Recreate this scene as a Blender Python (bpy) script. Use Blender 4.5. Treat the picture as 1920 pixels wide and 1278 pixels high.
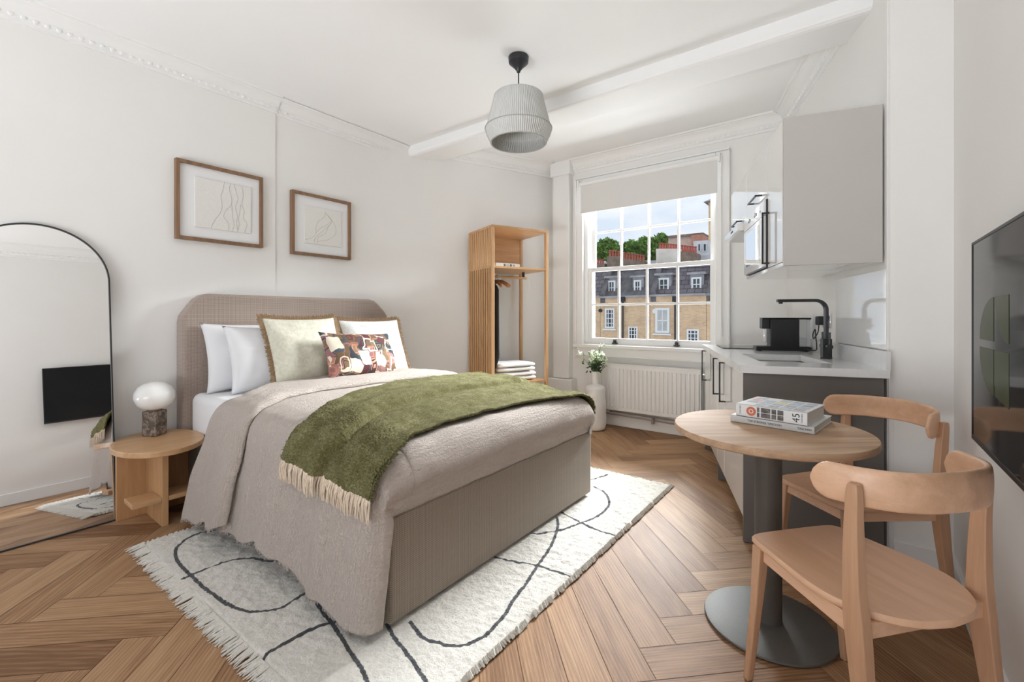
import bpy, bmesh, math, random
from mathutils import Vector, Matrix, noise
random.seed(7)
PI = math.pi
D = bpy.data
for o in list(D.objects): D.objects.remove(o, do_unlink=True)
S = bpy.context.scene
C = S.collection

# ---------------------------------------------------------------- camera
FPX, EYE, YAW, HY = 848.0, 1.16, math.radians(37), 592.0
cam = D.cameras.new('camera'); cam.sensor_width = 36; cam.lens = 36*FPX/1920
cam.shift_y = -(639-HY)/1920
cam.clip_start = .05; cam.clip_end = 400
camo = D.objects.new('camera', cam); C.objects.link(camo)
camo.location = (0, 0, EYE); camo.rotation_euler = (PI/2, 0, YAW)
S.camera = camo

# ---------------------------------------------------------------- light and exposure
S.view_settings.view_transform = 'Standard'; S.view_settings.look = 'None'
S.view_settings.gamma = 1; S.view_settings.exposure = 0.09
S.cycles.max_bounces = 10; S.cycles.diffuse_bounces = 6; S.cycles.transparent_max_bounces = 12
S.cycles.sample_clamp_indirect = 6
w = D.worlds.new('sky'); S.world = w; w.use_nodes = True
wt = w.node_tree; wt.nodes.clear()
def wn(t, **k):
    n = wt.nodes.new(t)
    for a, b in k.items(): setattr(n, a, b)
    return n
tc = wn('ShaderNodeTexCoord'); mp = wn('ShaderNodeMapping'); mp.inputs['Scale'].default_value = (1.0, 1.0, 2.6)
mp.inputs['Location'].default_value = (.35, .2, .1)
nz = wn('ShaderNodeTexNoise'); nz.inputs['Scale'].default_value = 4.2; nz.inputs['Detail'].default_value = 7
cr = wn('ShaderNodeValToRGB'); cr.color_ramp.elements[0].position = .50; cr.color_ramp.elements[1].position = .66
cr.color_ramp.elements[0].color = (.66, .74, .86, 1); cr.color_ramp.elements[1].color = (.84, .86, .90, 1)
bg = wn('ShaderNodeBackground'); bg.inputs['Strength'].default_value = 1.1; wo = wn('ShaderNodeOutputWorld')
wt.links.new(tc.outputs['Generated'], mp.inputs[0]); wt.links.new(mp.outputs[0], nz.inputs['Vector'])
wt.links.new(nz.outputs[0], cr.inputs[0]); wt.links.new(cr.outputs[0], bg.inputs[0]); wt.links.new(bg.outputs[0], wo.inputs[0])
def area(name, loc, rot, sx, sy, power, col, spread=180):
    l = D.lights.new(name, 'AREA'); l.shape = 'RECTANGLE'; l.size = sx; l.size_y = sy; l.energy = power; l.color = col
    l.spread = math.radians(spread)
    o = D.objects.new(name, l); C.objects.link(o); o.location = loc; o.rotation_euler = rot; return o
# bright sky over the roofs opposite, coming in through the sash window, strongest from the right
area('sky_glow_right', (4.0, 20, 9.2), (math.radians(-66), 0, math.radians(16)), 18, 5, 41000, (.95, .98, 1.0))
area('sky_glow', (-1.5, 21, 9.6), (math.radians(-64.4), 0, 0), 16, 5, 14000, (.95, .98, 1.0))
# added fill light hidden below the sill, thrown up at the bay ceiling
area('window_fill_up', (-1.65, 7.2, -.8), (math.radians(-128), 0, 0), 5.0, 2.0, 360, (.95, .98, 1.0))
# added fill lights behind the camera, shining in through the made-up rear opening
area('rear_fill_up', (-.9, -2.6, -.1), (math.radians(140), 0, 0), 2.4, 1.2, 68, (.95, .98, 1.0))
area('rear_fill', (-1.25, -2.3, .1), (math.radians(118), 0, 0), 2.6, 1.2, 62, (.95, .98, 1.0), 120)

# ---------------------------------------------------------------- materials
def mat(name, col=(.8,.8,.8), rough=.5, metal=0, spec=.5, build=None, sheen=0, coat=0, emit=None, trans=0, alpha=1):
    m = D.materials.new(name); m.use_nodes = True; nt = m.node_tree; b = nt.nodes['Principled BSDF']
    b.inputs['Base Color'].default_value = (*col, 1); b.inputs['Roughness'].default_value = rough
    b.inputs['Metallic'].default_value = metal; b.inputs['Specular IOR Level'].default_value = spec
    b.inputs['Sheen Weight'].default_value = sheen; b.inputs['Coat Weight'].default_value = coat
    b.inputs['Transmission Weight'].default_value = trans
    if emit: b.inputs['Emission Color'].default_value = (*emit[:3], 1); b.inputs['Emission Strength'].default_value = emit[3]
    if build: build(nt, b)
    return m
def N(nt, t, **k):
    n = nt.nodes.new(t)
    for a, b in k.items():
        if a in n.inputs: n.inputs[a].default_value = b
        else: setattr(n, a, b)
    return n
def coord(nt, scale=(1,1,1), kind='Object', rot=(0,0,0)):
    t = N(nt, 'ShaderNodeTexCoord'); m = N(nt, 'ShaderNodeMapping'); m.inputs['Scale'].default_value = scale
    m.inputs['Rotation'].default_value = rot
    nt.links.new(t.outputs[kind], m.inputs[0]); return m.outputs[0]
def ramp(nt, fac, stops, interp='LINEAR'):
    r = N(nt, 'ShaderNodeValToRGB'); e = r.color_ramp.elements; r.color_ramp.interpolation = interp
    while len(e) < len(stops): e.new(.5)
    for x, (p, c) in zip(e, stops): x.position = p; x.color = (*c, 1)
    nt.links.new(fac, r.inputs[0]); return r.outputs[0]
def bump(nt, b, h, strength=.3, dist=.01):
    n = N(nt, 'ShaderNodeBump'); n.inputs['Strength'].default_value = strength; n.inputs['Distance'].default_value = dist
    nt.links.new(h, n.inputs['Height']); nt.links.new(n.outputs[0], b.inputs['Normal'])
def noisef(nt, vec, scale, detail=4, rough=.5, dist=0):
    n = N(nt, 'ShaderNodeTexNoise'); n.inputs['Scale'].default_value = scale; n.inputs['Detail'].default_value = detail
    n.inputs['Roughness'].default_value = rough; n.inputs['Distortion'].default_value = dist
    nt.links.new(vec, n.inputs['Vector']); return n.outputs[0]
def mathn(nt, op, a, b=None):
    n = N(nt, 'ShaderNodeMath', operation=op)
    for i, v in enumerate((a, b)):
        if v is None: continue
        if isinstance(v, (int, float)): n.inputs[i].default_value = v
        else: nt.links.new(v, n.inputs[i])
    return n.outputs[0]
def mixc(nt, fac, a, b, mode='MIX'):
    n = N(nt, 'ShaderNodeMix', data_type='RGBA', blend_type=mode)
    for s, v in ((n.inputs[0], fac), (n.inputs[6], a), (n.inputs[7], b)):
        if isinstance(v, (int, float)): s.default_value = v
        elif isinstance(v, tuple): s.default_value = (*v, 1)
        else: nt.links.new(v, s)
    return n.outputs[2]
def wood(name, c1, c2, axis='z', rough=.45, k=1.0, fine=1.0):
    def bld(nt, b):
        a = {'x': (1.2, 14, 14), 'y': (14, 1.2, 14), 'z': (14, 14, 1.2)}[axis]
        v = coord(nt, tuple(q*k for q in a)); f = noisef(nt, v, 1.6, 6, .62, .6)
        v2 = coord(nt, tuple((q if q < 5 else q*9)*k for q in a)); g = noisef(nt, v2, 2.2, 3, .5)
        f2 = mathn(nt, 'ADD', mathn(nt, 'MULTIPLY', f, .8), mathn(nt, 'MULTIPLY', g, .2))
        col = ramp(nt, f2, [(.36, c2), (.62, c1)])
        nt.links.new(col, b.inputs['Base Color']); bump(nt, b, g, .08*fine, .002)
    return mat(name, c1, rough, build=bld)
def weave(name, c1, c2, scale=260, rough=.9, strength=.5, rot=PI/4, mottled=0.0):
    def bld(nt, b):
        v = coord(nt, (1, 1, 1), rot=(0, 0, rot))
        sx = N(nt, 'ShaderNodeSeparateXYZ'); nt.links.new(coord(nt, (1,1,1)), sx.inputs[0])
        s1 = mathn(nt, 'SINE', mathn(nt, 'MULTIPLY', mathn(nt, 'ADD', sx.outputs[0], mathn(nt, 'ADD', sx.outputs[1], sx.outputs[2])), scale))
        s2 = mathn(nt, 'SINE', mathn(nt, 'MULTIPLY', mathn(nt, 'SUBTRACT', mathn(nt, 'ADD', sx.outputs[0], sx.outputs[1]), sx.outputs[2]), scale))
        h = mathn(nt, 'MULTIPLY', s1, s2)
        nn = noisef(nt, v, 30, 4)
        f = mathn(nt, 'ADD', mathn(nt, 'MULTIPLY', mathn(nt, 'ADD', mathn(nt, 'MULTIPLY', h, .5), .5), 1-mottled), mathn(nt, 'MULTIPLY', nn, mottled))
        nt.links.new(ramp(nt, f, [(.2, c2), (.75, c1)]), b.inputs['Base Color'])
        bump(nt, b, h, strength, .0015)
    return mat(name, c1, rough, spec=.2, build=bld, sheen=.25)
def plain(name, col, rough=.5, var=.03, scale=6, bstr=0.0, bscale=120, **k):
    def bld(nt, b):
        v = coord(nt); f = noisef(nt, v, scale, 3)
        lo = tuple(max(0, c*(1-var)) for c in col); hi = tuple(min(1, c*(1+var)) for c in col)
        nt.links.new(ramp(nt, f, [(.3, lo), (.7, hi)]), b.inputs['Base Color'])
        if bstr: bump(nt, b, noisef(nt, v, bscale, 4), bstr, .002)
    return mat(name, col, rough, build=bld, **k)

M = {}
M['wall'] = plain('warm_white_paint', (.82, .808, .787), .85, .012, 2, .03, 60)
M['ceiling'] = plain('white_ceiling_paint', (.88, .88, .88), .9, .008, 2)
M['trimw'] = plain('white_satin_paint', (.84, .835, .825), .5, .01, 3)
M['oak'] = wood('oak', (.60, .36, .18), (.47, .26, .115), 'z', .4)
M['gap_shade'] = wood('slat_gap_shade', (.27, .15, .07), (.19, .10, .045), 'z', .6)  # darkened oak copy, stands in for the shade between the wardrobe slats
M['oakx'] = wood('oak_along_x', (.60, .36, .18), (.46, .255, .115), 'x', .4)
M['oaky'] = wood('oak_along_y', (.62, .38, .20), (.47, .27, .13), 'y', .35)
M['walnut'] = wood('frame_wood', (.27, .155, .085), (.17, .092, .048), 'z', .5)
M['tabletop'] = wood('table_oak', (.52, .35, .22), (.35, .215, .13), 'x', .72)
M['beech'] = wood('beech', (.74, .465, .305), (.61, .365, .22), 'y', .35, .8)
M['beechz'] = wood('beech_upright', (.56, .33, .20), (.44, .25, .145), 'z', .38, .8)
M['taupe'] = weave('taupe_weave', (.325, .262, .205), (.185, .145, .113), 420, .85, .6)
M['taupe_head'] = weave('headboard_weave', (.47, .38, .33), (.25, .195, .165), 390, .9, .6)
M['white_cotton'] = plain('white_cotton', (.76, .76, .775), .9, .01, 4, .15, 40, spec=.2)
M['black_metal'] = plain('black_metal', (.018, .018, .02), .38, .05, 8)
M['grey_metal'] = plain('taupe_grey_powder_coat', (.080, .068, .057), .6, .05, 8, .3, 300)
M['base_metal'] = plain('grey_hammered_base', (.12, .115, .105), .5, .05, 8, .6, 260, metal=.3)
M['black_plastic'] = plain('black_plastic', (.012, .012, .014), .45, .05, 8)
M['black_fabric'] = plain('black_cloth', (.014, .015, .018), .9, .1, 8, .4, 200)
M['gloss_white'] = plain('gloss_white_lacquer', (.80, .80, .79), .08, .005, 3, coat=.5)
M['taupe_panel'] = plain('taupe_panel', (.53, .505, .475), .6, .01, 3)
M['dark_panel'] = plain('dark_grey_brown_panel', (.145, .132, .12), .6, .03, 3)
M['plinth'] = plain('brown_plinth', (.30, .25, .20), .35, .03, 3)
M['quartz'] = plain('white_quartz', (.74, .74, .735), .15, .02, 60)
M['steel'] = plain('brushed_steel', (.58, .57, .56), .3, .03, 20, metal=1)
M['chrome'] = plain('chrome', (.75, .75, .75), .12, .01, 20, metal=1)
M['paper'] = plain('paper_white', (.78, .77, .74), .8, .02, 30)
M['globe'] = plain('opal_glass', (.80, .79, .77), .18, .005, 3, emit=(1, .97, .93, .02), spec=.5)
M['shade'] = None
M['mirror'] = mat('mirror_silver', (.90, .90, .90), .0, 1)
M['radiator'] = plain('radiator_enamel', (.82, .81, .79), .35, .005, 3)
M['copper'] = plain('painted_pipe', (.33, .27, .25), .4, .05, 5)
M['ceramic'] = plain('glazed_ceramic', (.76, .74, .715), .28, .06, 9, .1, 12)
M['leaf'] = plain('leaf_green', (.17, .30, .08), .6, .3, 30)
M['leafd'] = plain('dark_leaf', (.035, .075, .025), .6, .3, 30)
M['petal'] = plain('white_petal', (.85, .87, .76), .7, .03, 30)
M['fringe'] = plain('brown_jute_fringe', (.33, .22, .13), .95, .35, 300, .5, 300)
M['fringe_throw'] = plain('cream_fringe', (.66, .55, .43), .95, .12, 100)
M['hangerwood'] = wood('hanger_wood', (.42, .20, .09), (.28, .12, .05), 'x', .4)
M['towel'] = plain('white_terry', (.86, .86, .855), .95, .02, 40, .8, 420)
M['card'] = plain('mount_card', (.80, .80, .805), .7, .004, 4)
M['relief'] = plain('textured_plaster', (.78, .765, .73), .9, .02, 80, .8, 160)
M['relief_line_shade'] = plain('plaster_ridge_shade', (.52, .50, .47), .9, .03, 80)  # darker than the panel: the ridges' shadow is put into their colour
M['dark_marks'] = plain('dark_print', (.03, .03, .03), .6, .05, 30)
M['glass_clear'] = None
M['blindcloth'] = plain('blind_cloth', (.70, .69, .67), .9, .004, 3)

def thin_glass(name, tint=(1,1,1), refl=.06):
    m = D.materials.new(name); m.use_nodes = True; nt = m.node_tree; nt.nodes.clear()
    o = N(nt, 'ShaderNodeOutputMaterial'); t = N(nt, 'ShaderNodeBsdfTransparent'); g = N(nt, 'ShaderNodeBsdfGlossy')
    t.inputs[0].default_value = (*tint, 1); g.inputs['Roughness'].default_value = .02
    x = N(nt, 'ShaderNodeMixShader'); f = N(nt, 'ShaderNodeFresnel'); f.inputs[0].default_value = 1.12
    nt.links.new(f.outputs[0], x.inputs[0]); nt.links.new(t.outputs[0], x.inputs[1]); nt.links.new(g.outputs[0], x.inputs[2])
    nt.links.new(x.outputs[0], o.inputs[0]); return m
M['glass_clear'] = thin_glass('window_glass', (.97, .98, .98))
M['tank'] = thin_glass('clear_plastic', (.80, .82, .84))

def shade_b(nt, b):
    v = coord(nt); s = N(nt, 'ShaderNodeSeparateXYZ'); nt.links.new(v, s.inputs[0])
    a = mathn(nt, 'ARCTAN2', s.outputs[1], s.outputs[0])
    p = mathn(nt, 'SINE', mathn(nt, 'MULTIPLY', a, 96)); f = mathn(nt, 'ADD', mathn(nt, 'MULTIPLY', p, .5), .5)
    nn = noisef(nt, coord(nt, (30, 30, 1)), 2, 3)
    f = mathn(nt, 'ADD', mathn(nt, 'MULTIPLY', f, .6), mathn(nt, 'MULTIPLY', nn, .4))
    nt.links.new(ramp(nt, f, [(.2, (.60, .60, .58)), (.7, (.72, .72, .70))]), b.inputs['Base Color']); bump(nt, b, p, .6, .004)
M['shade'] = mat('pleated_fabric', (.7, .7, .68), .9, spec=.1, build=shade_b)

def duvet_b(nt, b):
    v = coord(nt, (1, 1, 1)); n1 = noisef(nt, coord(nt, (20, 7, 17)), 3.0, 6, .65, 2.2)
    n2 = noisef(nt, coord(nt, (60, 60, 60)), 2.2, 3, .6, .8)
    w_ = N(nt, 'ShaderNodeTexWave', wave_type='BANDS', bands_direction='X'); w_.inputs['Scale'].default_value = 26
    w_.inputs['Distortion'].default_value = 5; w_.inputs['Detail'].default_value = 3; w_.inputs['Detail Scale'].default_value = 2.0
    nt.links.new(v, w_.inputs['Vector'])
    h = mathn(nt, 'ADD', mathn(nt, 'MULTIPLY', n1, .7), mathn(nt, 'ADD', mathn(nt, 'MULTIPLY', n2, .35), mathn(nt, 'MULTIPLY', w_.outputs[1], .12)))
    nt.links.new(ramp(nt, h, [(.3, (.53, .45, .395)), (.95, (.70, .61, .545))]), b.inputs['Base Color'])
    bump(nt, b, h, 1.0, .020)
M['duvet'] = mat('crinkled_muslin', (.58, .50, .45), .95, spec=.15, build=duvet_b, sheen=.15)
def throw_b(nt, b):
    n1 = noisef(nt, coord(nt, (60, 60, 60)), 2.2, 5, .75, 1.2); n2 = noisef(nt, coord(nt, (1,1,1)), 14, 3)
    f = mathn(nt, 'ADD', mathn(nt, 'MULTIPLY', n1, .75), mathn(nt, 'MULTIPLY', n2, .25))
    nt.links.new(ramp(nt, f, [(.32, (.060, .056, .018)), (.5, (.155, .142, .056)), (.68, (.36, .34, .19))]), b.inputs['Base Color'])
    bump(nt, b, n1, 1.0, .006)
M['throw'] = mat('green_boucle_wool', (.13, .17, .05), 1.0, spec=.05, build=throw_b, sheen=.05)
def rug_b(nt, b):
    a = N(nt, 'ShaderNodeAttribute', attribute_name='line'); n1 = noisef(nt, coord(nt, (1,1,1)), 90, 4, .7)
    base = ramp(nt, n1, [(.3, (.60, .565, .50)), (.65, (.73, .70, .645))])
    f = mathn(nt, 'ADD', a.outputs['Fac'], mathn(nt, 'MULTIPLY', mathn(nt, 'SUBTRACT', n1, .5), .9))
    k = N(nt, 'ShaderNodeMapRange'); k.inputs['From Min'].default_value = .42; k.inputs['From Max'].default_value = .58
    nt.links.new(f, k.inputs['Value'])
    nt.links.new(mixc(nt, k.outputs[0], base, (.045, .045, .05)), b.inputs['Base Color']); bump(nt, b, n1, .8, .007)
M['rug'] = mat('wool_pile', (.75, .72, .66), 1.0, spec=.05, build=rug_b, sheen=.3)
def cush_b(nt, b):
    n1 = noisef(nt, coord(nt, (1,1,1)), 45, 5, .6)
    nt.links.new(ramp(nt, n1, [(.3, (.60, .585, .47)), (.7, (.72, .70, .60))]), b.inputs['Base Color']); bump(nt, b, n1, .7, .006)
M['cushion'] = mat('cream_slub_cotton', (.7, .67, .58), .95, spec=.1, build=cush_b)
def cushw_b(nt, b):
    n1 = noisef(nt, coord(nt, (1,1,1)), 45, 5, .6)
    nt.links.new(ramp(nt, n1, [(.3, (.66, .66, .63)), (.7, (.74, .74, .71))]), b.inputs['Base Color']); bump(nt, b, n1, .7, .006)
M['cushionw'] = mat('white_slub_cotton', (.8, .8, .77), .95, spec=.1, build=cushw_b)
def abstract_b(nt, b):
    v = coord(nt, (1, 1, 1)); nzv = N(nt, 'ShaderNodeTexNoise'); nzv.inputs['Scale'].default_value = 7; nt.links.new(v, nzv.inputs['Vector'])
    mv = N(nt, 'ShaderNodeMix', data_type='VECTOR'); mv.inputs[0].default_value = .10
    nt.links.new(v, mv.inputs[4]); nt.links.new(nzv.outputs['Color'], mv.inputs[5])
    def vor(s, off, feat='F1', dist='CHEBYCHEV'):
        mm = N(nt, 'ShaderNodeMapping'); mm.inputs['Location'].default_value = off; mm.inputs['Scale'].default_value = (s*.05, s, s*.8)
        nt.links.new(mv.outputs[1], mm.inputs[0])
        n = N(nt, 'ShaderNodeTexVoronoi', feature=feat, distance=dist); n.inputs['Scale'].default_value = 1; n.inputs['Randomness'].default_value = .75
        nt.links.new(mm.outputs[0], n.inputs['Vector']); return n
    a = vor(17, (0, 3, 1)); s = N(nt, 'ShaderNodeSeparateColor'); nt.links.new(a.outputs['Color'], s.inputs[0])
    pal = [(0, (.045, .055, .065)), (.15, (.11, .045, .045)), (.30, (.45, .20, .15)), (.42, (.16, .10, .06)), (.54, (.30, .15, .15)), (.64, (.07, .09, .10)), (.74, (.55, .33, .26)), (.86, (.20, .14, .08))]
    c1 = ramp(nt, s.outputs[0], pal, 'CONSTANT')
    ring = mathn(nt, 'PINGPONG', mathn(nt, 'MULTIPLY', a.outputs['Distance'], 3.4), .5)
    inner = mathn(nt, 'GREATER_THAN', ring, .30); c1b = ramp(nt, s.outputs[1], pal, 'CONSTANT')
    c = mixc(nt, inner, c1, c1b)
    e = vor(11, (5, 1, 2)); band = mathn(nt, 'LESS_THAN', mathn(nt, 'ABSOLUTE', mathn(nt, 'SUBTRACT', e.outputs['Distance'], .34)), .045)
    c = mixc(nt, band, c, (.74, .66, .54))
    d = vor(10, (2, 7, 4)); s2 = N(nt, 'ShaderNodeSeparateColor'); nt.links.new(d.outputs['Color'], s2.inputs[0])
    cut = mathn(nt, 'MULTIPLY', mathn(nt, 'GREATER_THAN', s2.outputs[2], .90), mathn(nt, 'LESS_THAN', d.outputs['Distance'], .25))
    c = mixc(nt, cut, c, (.78, .70, .60))
    nt.links.new(c, b.inputs['Base Color']); bump(nt, b, noisef(nt, v, 160, 3), .3, .002)
M['abstract'] = mat('abstract_woven_pattern', (.4, .2, .2), .9, spec=.1, build=abstract_b)
def marble_b(nt, b):
    v = coord(nt, (1,1,1)); n1 = noisef(nt, v, 22, 8, .7, 1.6)
    nt.links.new(ramp(nt, n1, [(.35, (.04, .028, .022)), (.5, (.13, .095, .07)), (.58, (.32, .25, .19)), (.68, (.09, .065, .05))]), b.inputs['Base Color'])
M['marble'] = mat('brown_marble', (.12, .09, .07), .4, build=marble_b)
def floor_b(nt, b):
    uv = N(nt, 'ShaderNodeUVMap', uv_map='UVMap'); at = N(nt, 'ShaderNodeAttribute', attribute_name='tone')
    def mpd(sc):
        m = N(nt, 'ShaderNodeMapping'); m.inputs['Scale'].default_value = sc; nt.links.new(uv.outputs[0], m.inputs[0]); return m.outputs[0]
    g1 = noisef(nt, mpd((1.3, 17, 1)), 1.6, 6, .65, .8); g2 = noisef(nt, mpd((4, 150, 1)), 1.6, 4, .65, .3)
    wv = N(nt, 'ShaderNodeTexWave', wave_type='RINGS', rings_direction='Z'); wv.inputs['Scale'].default_value = 2.2; wv.inputs['Distortion'].default_value = 5; wv.inputs['Detail'].default_value = 2.5
    wv.inputs['Detail Scale'].default_value = 1.2
    nt.links.new(mpd((1.0, 11, 1)), wv.inputs['Vector'])
    f = mathn(nt, 'ADD', mathn(nt, 'MULTIPLY', g1, .50), mathn(nt, 'ADD', mathn(nt, 'MULTIPLY', g2, .26), mathn(nt, 'MULTIPLY', wv.outputs[1], .10)))
    f = mathn(nt, 'ADD', f, mathn(nt, 'MULTIPLY', mathn(nt, 'SUBTRACT', at.outputs['Fac'], .35), .26))
    nt.links.new(ramp(nt, f, [(.30, (.19, .095, .045)), (.48, (.335, .190, .098)), (.66, (.47, .295, .165))]), b.inputs['Base Color'])
    bump(nt, b, g2, .4, .002)
    nt.links.new(mathn(nt, 'ADD', mathn(nt, 'MULTIPLY', g2, .2), .46), b.inputs['Roughness'])
M['floor'] = mat('herringbone_oak_planks', (.4, .25, .14), .38, build=floor_b, spec=.22)
def brick_b(nt, b):
    v = coord(nt, (1, 1, 1), rot=(PI/2, 0, 0)); k = N(nt, 'ShaderNodeTexBrick'); k.inputs['Scale'].default_value = 1
    k.inputs['Brick Width'].default_value = .24; k.inputs['Row Height'].default_value = .085; k.inputs['Mortar Size'].default_value = .012
    k.inputs['Color1'].default_value = (.72, .52, .34, 1); k.inputs['Color2'].default_value = (.46, .32, .21, 1); k.inputs['Mortar'].default_value = (.62, .53, .42, 1)
    nt.links.new(v, k.inputs['Vector']); n1 = noisef(nt, v, .9, 5, .6)
    nt.links.new(mixc(nt, .45, k.outputs[0], ramp(nt, n1, [(.3, (.48, .29, .155)), (.5, (.80, .53, .29)), (.7, (.92, .66, .38))])), b.inputs['Base Color'])
M['brick'] = mat('yellow_stock_brick', (.45, .3, .18), .9, build=brick_b)
def slate_b(nt, b):
    v = coord(nt, (1, 1, 1), rot=(PI/2, 0, 0)); k = N(nt, 'ShaderNodeTexBrick'); k.inputs['Scale'].default_value = 1
    k.inputs['Brick Width'].default_value = .42; k.inputs['Row Height'].default_value = .26; k.inputs['Mortar Size'].default_value = .018
    k.inputs['Color1'].default_value = (.22, .185, .19, 1); k.inputs['Color2'].default_value = (.14, .12, .13, 1); k.inputs['Mortar'].default_value = (.06, .05, .055, 1)
    nt.links.new(v, k.inputs['Vector']); nt.links.new(k.outputs[0], b.inputs['Base Color'])
M['slate'] = mat('slate_tiles', (.1, .09, .1), .7, build=slate_b)
M['slate_old'] = plain('weathered_slate', (.15, .14, .14), .8, .3, 3)
M['leadwork'] = plain('grey_leadwork', (.34, .33, .34), .6, .2, 2)
M['render_cream'] = plain('cream_render', (.86, .77, .66), .9, .15, 1.2)
M['render_pale'] = plain('pale_parapet', (.74, .72, .72), .9, .12, 1.2)
M['brown_brick'] = plain('dirty_brown_brick', (.27, .20, .15), .9, .3, 3)
M['red_brick'] = plain('red_brick', (.62, .30, .22), .9, .15, 2)
M['pink_brick'] = plain('pink_brick', (.70, .53, .43), .9, .12, 2)
M['terracotta'] = plain('terracotta', (.56, .14, .11), .8, .25, 4)
M['tower_brick'] = plain('ochre_brick', (.84, .60, .34), .9, .12, 2)
M['dark_glass'] = plain('dark_window_glass', (.06, .065, .07), .1, .6, 1.6)
M['net_curtain'] = plain('pale_net_curtain', (.52, .52, .50), .9, .12, 2)
M['window_paint'] = plain('white_gloss_paint', (.80, .80, .79), .5, .02, 3)
M['tree_green'] = plain('tree_leaves', (.22, .36, .09), .8, .55, 1.5)

# ---------------------------------------------------------------- mesh helpers
class MB:
    def __init__(s): s.b = bmesh.new()
    def box(s, x0, x1, y0, y1, z0, z1):
        v = [s.b.verts.new(p) for p in ((x0,y0,z0),(x1,y0,z0),(x1,y1,z0),(x0,y1,z0),(x0,y0,z1),(x1,y0,z1),(x1,y1,z1),(x0,y1,z1))]
        for f in ((0,3,2,1),(4,5,6,7),(0,1,5,4),(1,2,6,5),(2,3,7,6),(3,0,4,7)): s.b.faces.new([v[i] for i in f])
        return s
    def prism(s, poly, z0, z1, ax='z'):
        m = {'z': lambda p, h: (p[0], p[1], h), 'y': lambda p, h: (p[0], h, p[1]), 'x': lambda p, h: (h, p[0], p[1])}[ax]
        a = [s.b.verts.new(m(p, z0)) for p in poly]; c = [s.b.verts.new(m(p, z1)) for p in poly]; n = len(poly)
        s.b.faces.new(a[::-1]); s.b.faces.new(c)
        for i in range(n): s.b.faces.new((a[i], a[(i+1) % n], c[(i+1) % n], c[i]))
        return s
    def hexa(s, bot, top):
        v = [s.b.verts.new(p) for p in list(bot)+list(top)]
        for f in ((0,3,2,1),(4,5,6,7),(0,1,5,4),(1,2,6,5),(2,3,7,6),(3,0,4,7)): s.b.faces.new([v[i] for i in f])
        return s
    def lathe(s, prof, c=(0,0,0), n=40, sx=1, sy=1, cap=True):
        rings = []
        for r, z in prof:
            rings.append([s.b.verts.new((c[0]+max(r, 1e-4)*sx*math.cos(2*PI*i/n), c[1]+max(r, 1e-4)*sy*math.sin(2*PI*i/n), c[2]+z)) for i in range(n)])
        for a, d in zip(rings, rings[1:]):
            for i in range(n): s.b.faces.new((a[i], a[(i+1) % n], d[(i+1) % n], d[i]))
        if cap: s.b.faces.new(rings[0][::-1]); s.b.faces.new(rings[-1])
        return s
    def tube(s, pts, r, n=10, cap=True, flat=None):
        pts = [Vector(p) for p in pts]; rr = r if isinstance(r, (list, tuple)) else [r]*len(pts); rings = []
        up = None
        for i, p in enumerate(pts):
            t = (pts[min(i+1, len(pts)-1)] - pts[max(i-1, 0)]).normalized()
            if up is None: up = Vector((0,0,1)) if abs(t.z) < .9 else Vector((0,1,0))
            u = (up - t*up.dot(t)).normalized(); v = t.cross(u); up = u
            fx, fy = flat or (1, 1)
            rings.append([s.b.verts.new(p + (u*math.cos(2*PI*k/n)*fx + v*math.sin(2*PI*k/n)*fy)*rr[i]) for k in range(n)])
        for a, d in zip(rings, rings[1:]):
            for k in range(n): s.b.faces.new((a[k], a[(k+1) % n], d[(k+1) % n], d[k]))
        if cap: s.b.faces.new(rings[0][::-1]); s.b.faces.new(rings[-1])
        return s
    def sweep(s, secs, closed=True, cap=True):
        rings = [[s.b.verts.new(p) for p in q] for q in secs]; n = len(rings[0])
        for a, d in zip(rings, rings[1:]):
            for k in range(n if closed else n-1): s.b.faces.new((a[k], a[(k+1) % n], d[(k+1) % n], d[k]))
        if cap and closed: s.b.faces.new(rings[0][::-1]); s.b.faces.new(rings[-1])
        return s
    def grid(s, nu, nv, fn):
        g = [[s.b.verts.new(fn(i/(nu-1), j/(nv-1))) for j in range(nv)] for i in range(nu)]
        for i in range(nu-1):
            for j in range(nv-1): s.b.faces.new((g[i][j], g[i+1][j], g[i+1][j+1], g[i][j+1]))
        return s
    def off(s, o):
        for v in s.b.verts: v.co -= o.location
        return s
    def ico(s, c, r, sub=1, jit=0, sc=(1,1,1)):
        q = bmesh.ops.create_icosphere(s.b, subdivisions=sub, radius=1)
        for v in q['verts']:
            k = 1 + (random.uniform(-jit, jit) if jit else 0)
            v.co = Vector((c[0]+v.co.x*r*sc[0]*k, c[1]+v.co.y*r*sc[1]*k, c[2]+v.co.z*r*sc[2]*k))
        return s
def prop(o, label=None, cat=None, group=None, kind=None):
    if label: o['label'] = label
    if cat: o['category'] = cat
    if group: o['group'] = group
    if kind: o['kind'] = kind
    return o
def obj(name, mb, m, parent=None, smooth=30, bevel=0, seg=2, solid=0, fix=True):
    me = D.meshes.new(name)
    if fix: bmesh.ops.recalc_face_normals(mb.b, faces=mb.b.faces)
    mb.b.to_mesh(me); mb.b.free()
    me.materials.append(M[m] if isinstance(m, str) else m)
    o = D.objects.new(name, me); C.objects.link(o)
    if smooth:
        me.polygons.foreach_set('use_smooth', [True]*len(me.polygons)); me.set_sharp_from_angle(angle=math.radians(smooth))
    if parent: o.parent = parent
    if solid:
        k = o.modifiers.new('thickness', 'SOLIDIFY'); k.thickness = solid; k.offset = 0
    if bevel:
        k = o.modifiers.new('bevel', 'BEVEL'); k.width = bevel; k.segments = seg; k.limit_method = 'ANGLE'; k.angle_limit = math.radians(35)
    return o
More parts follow.
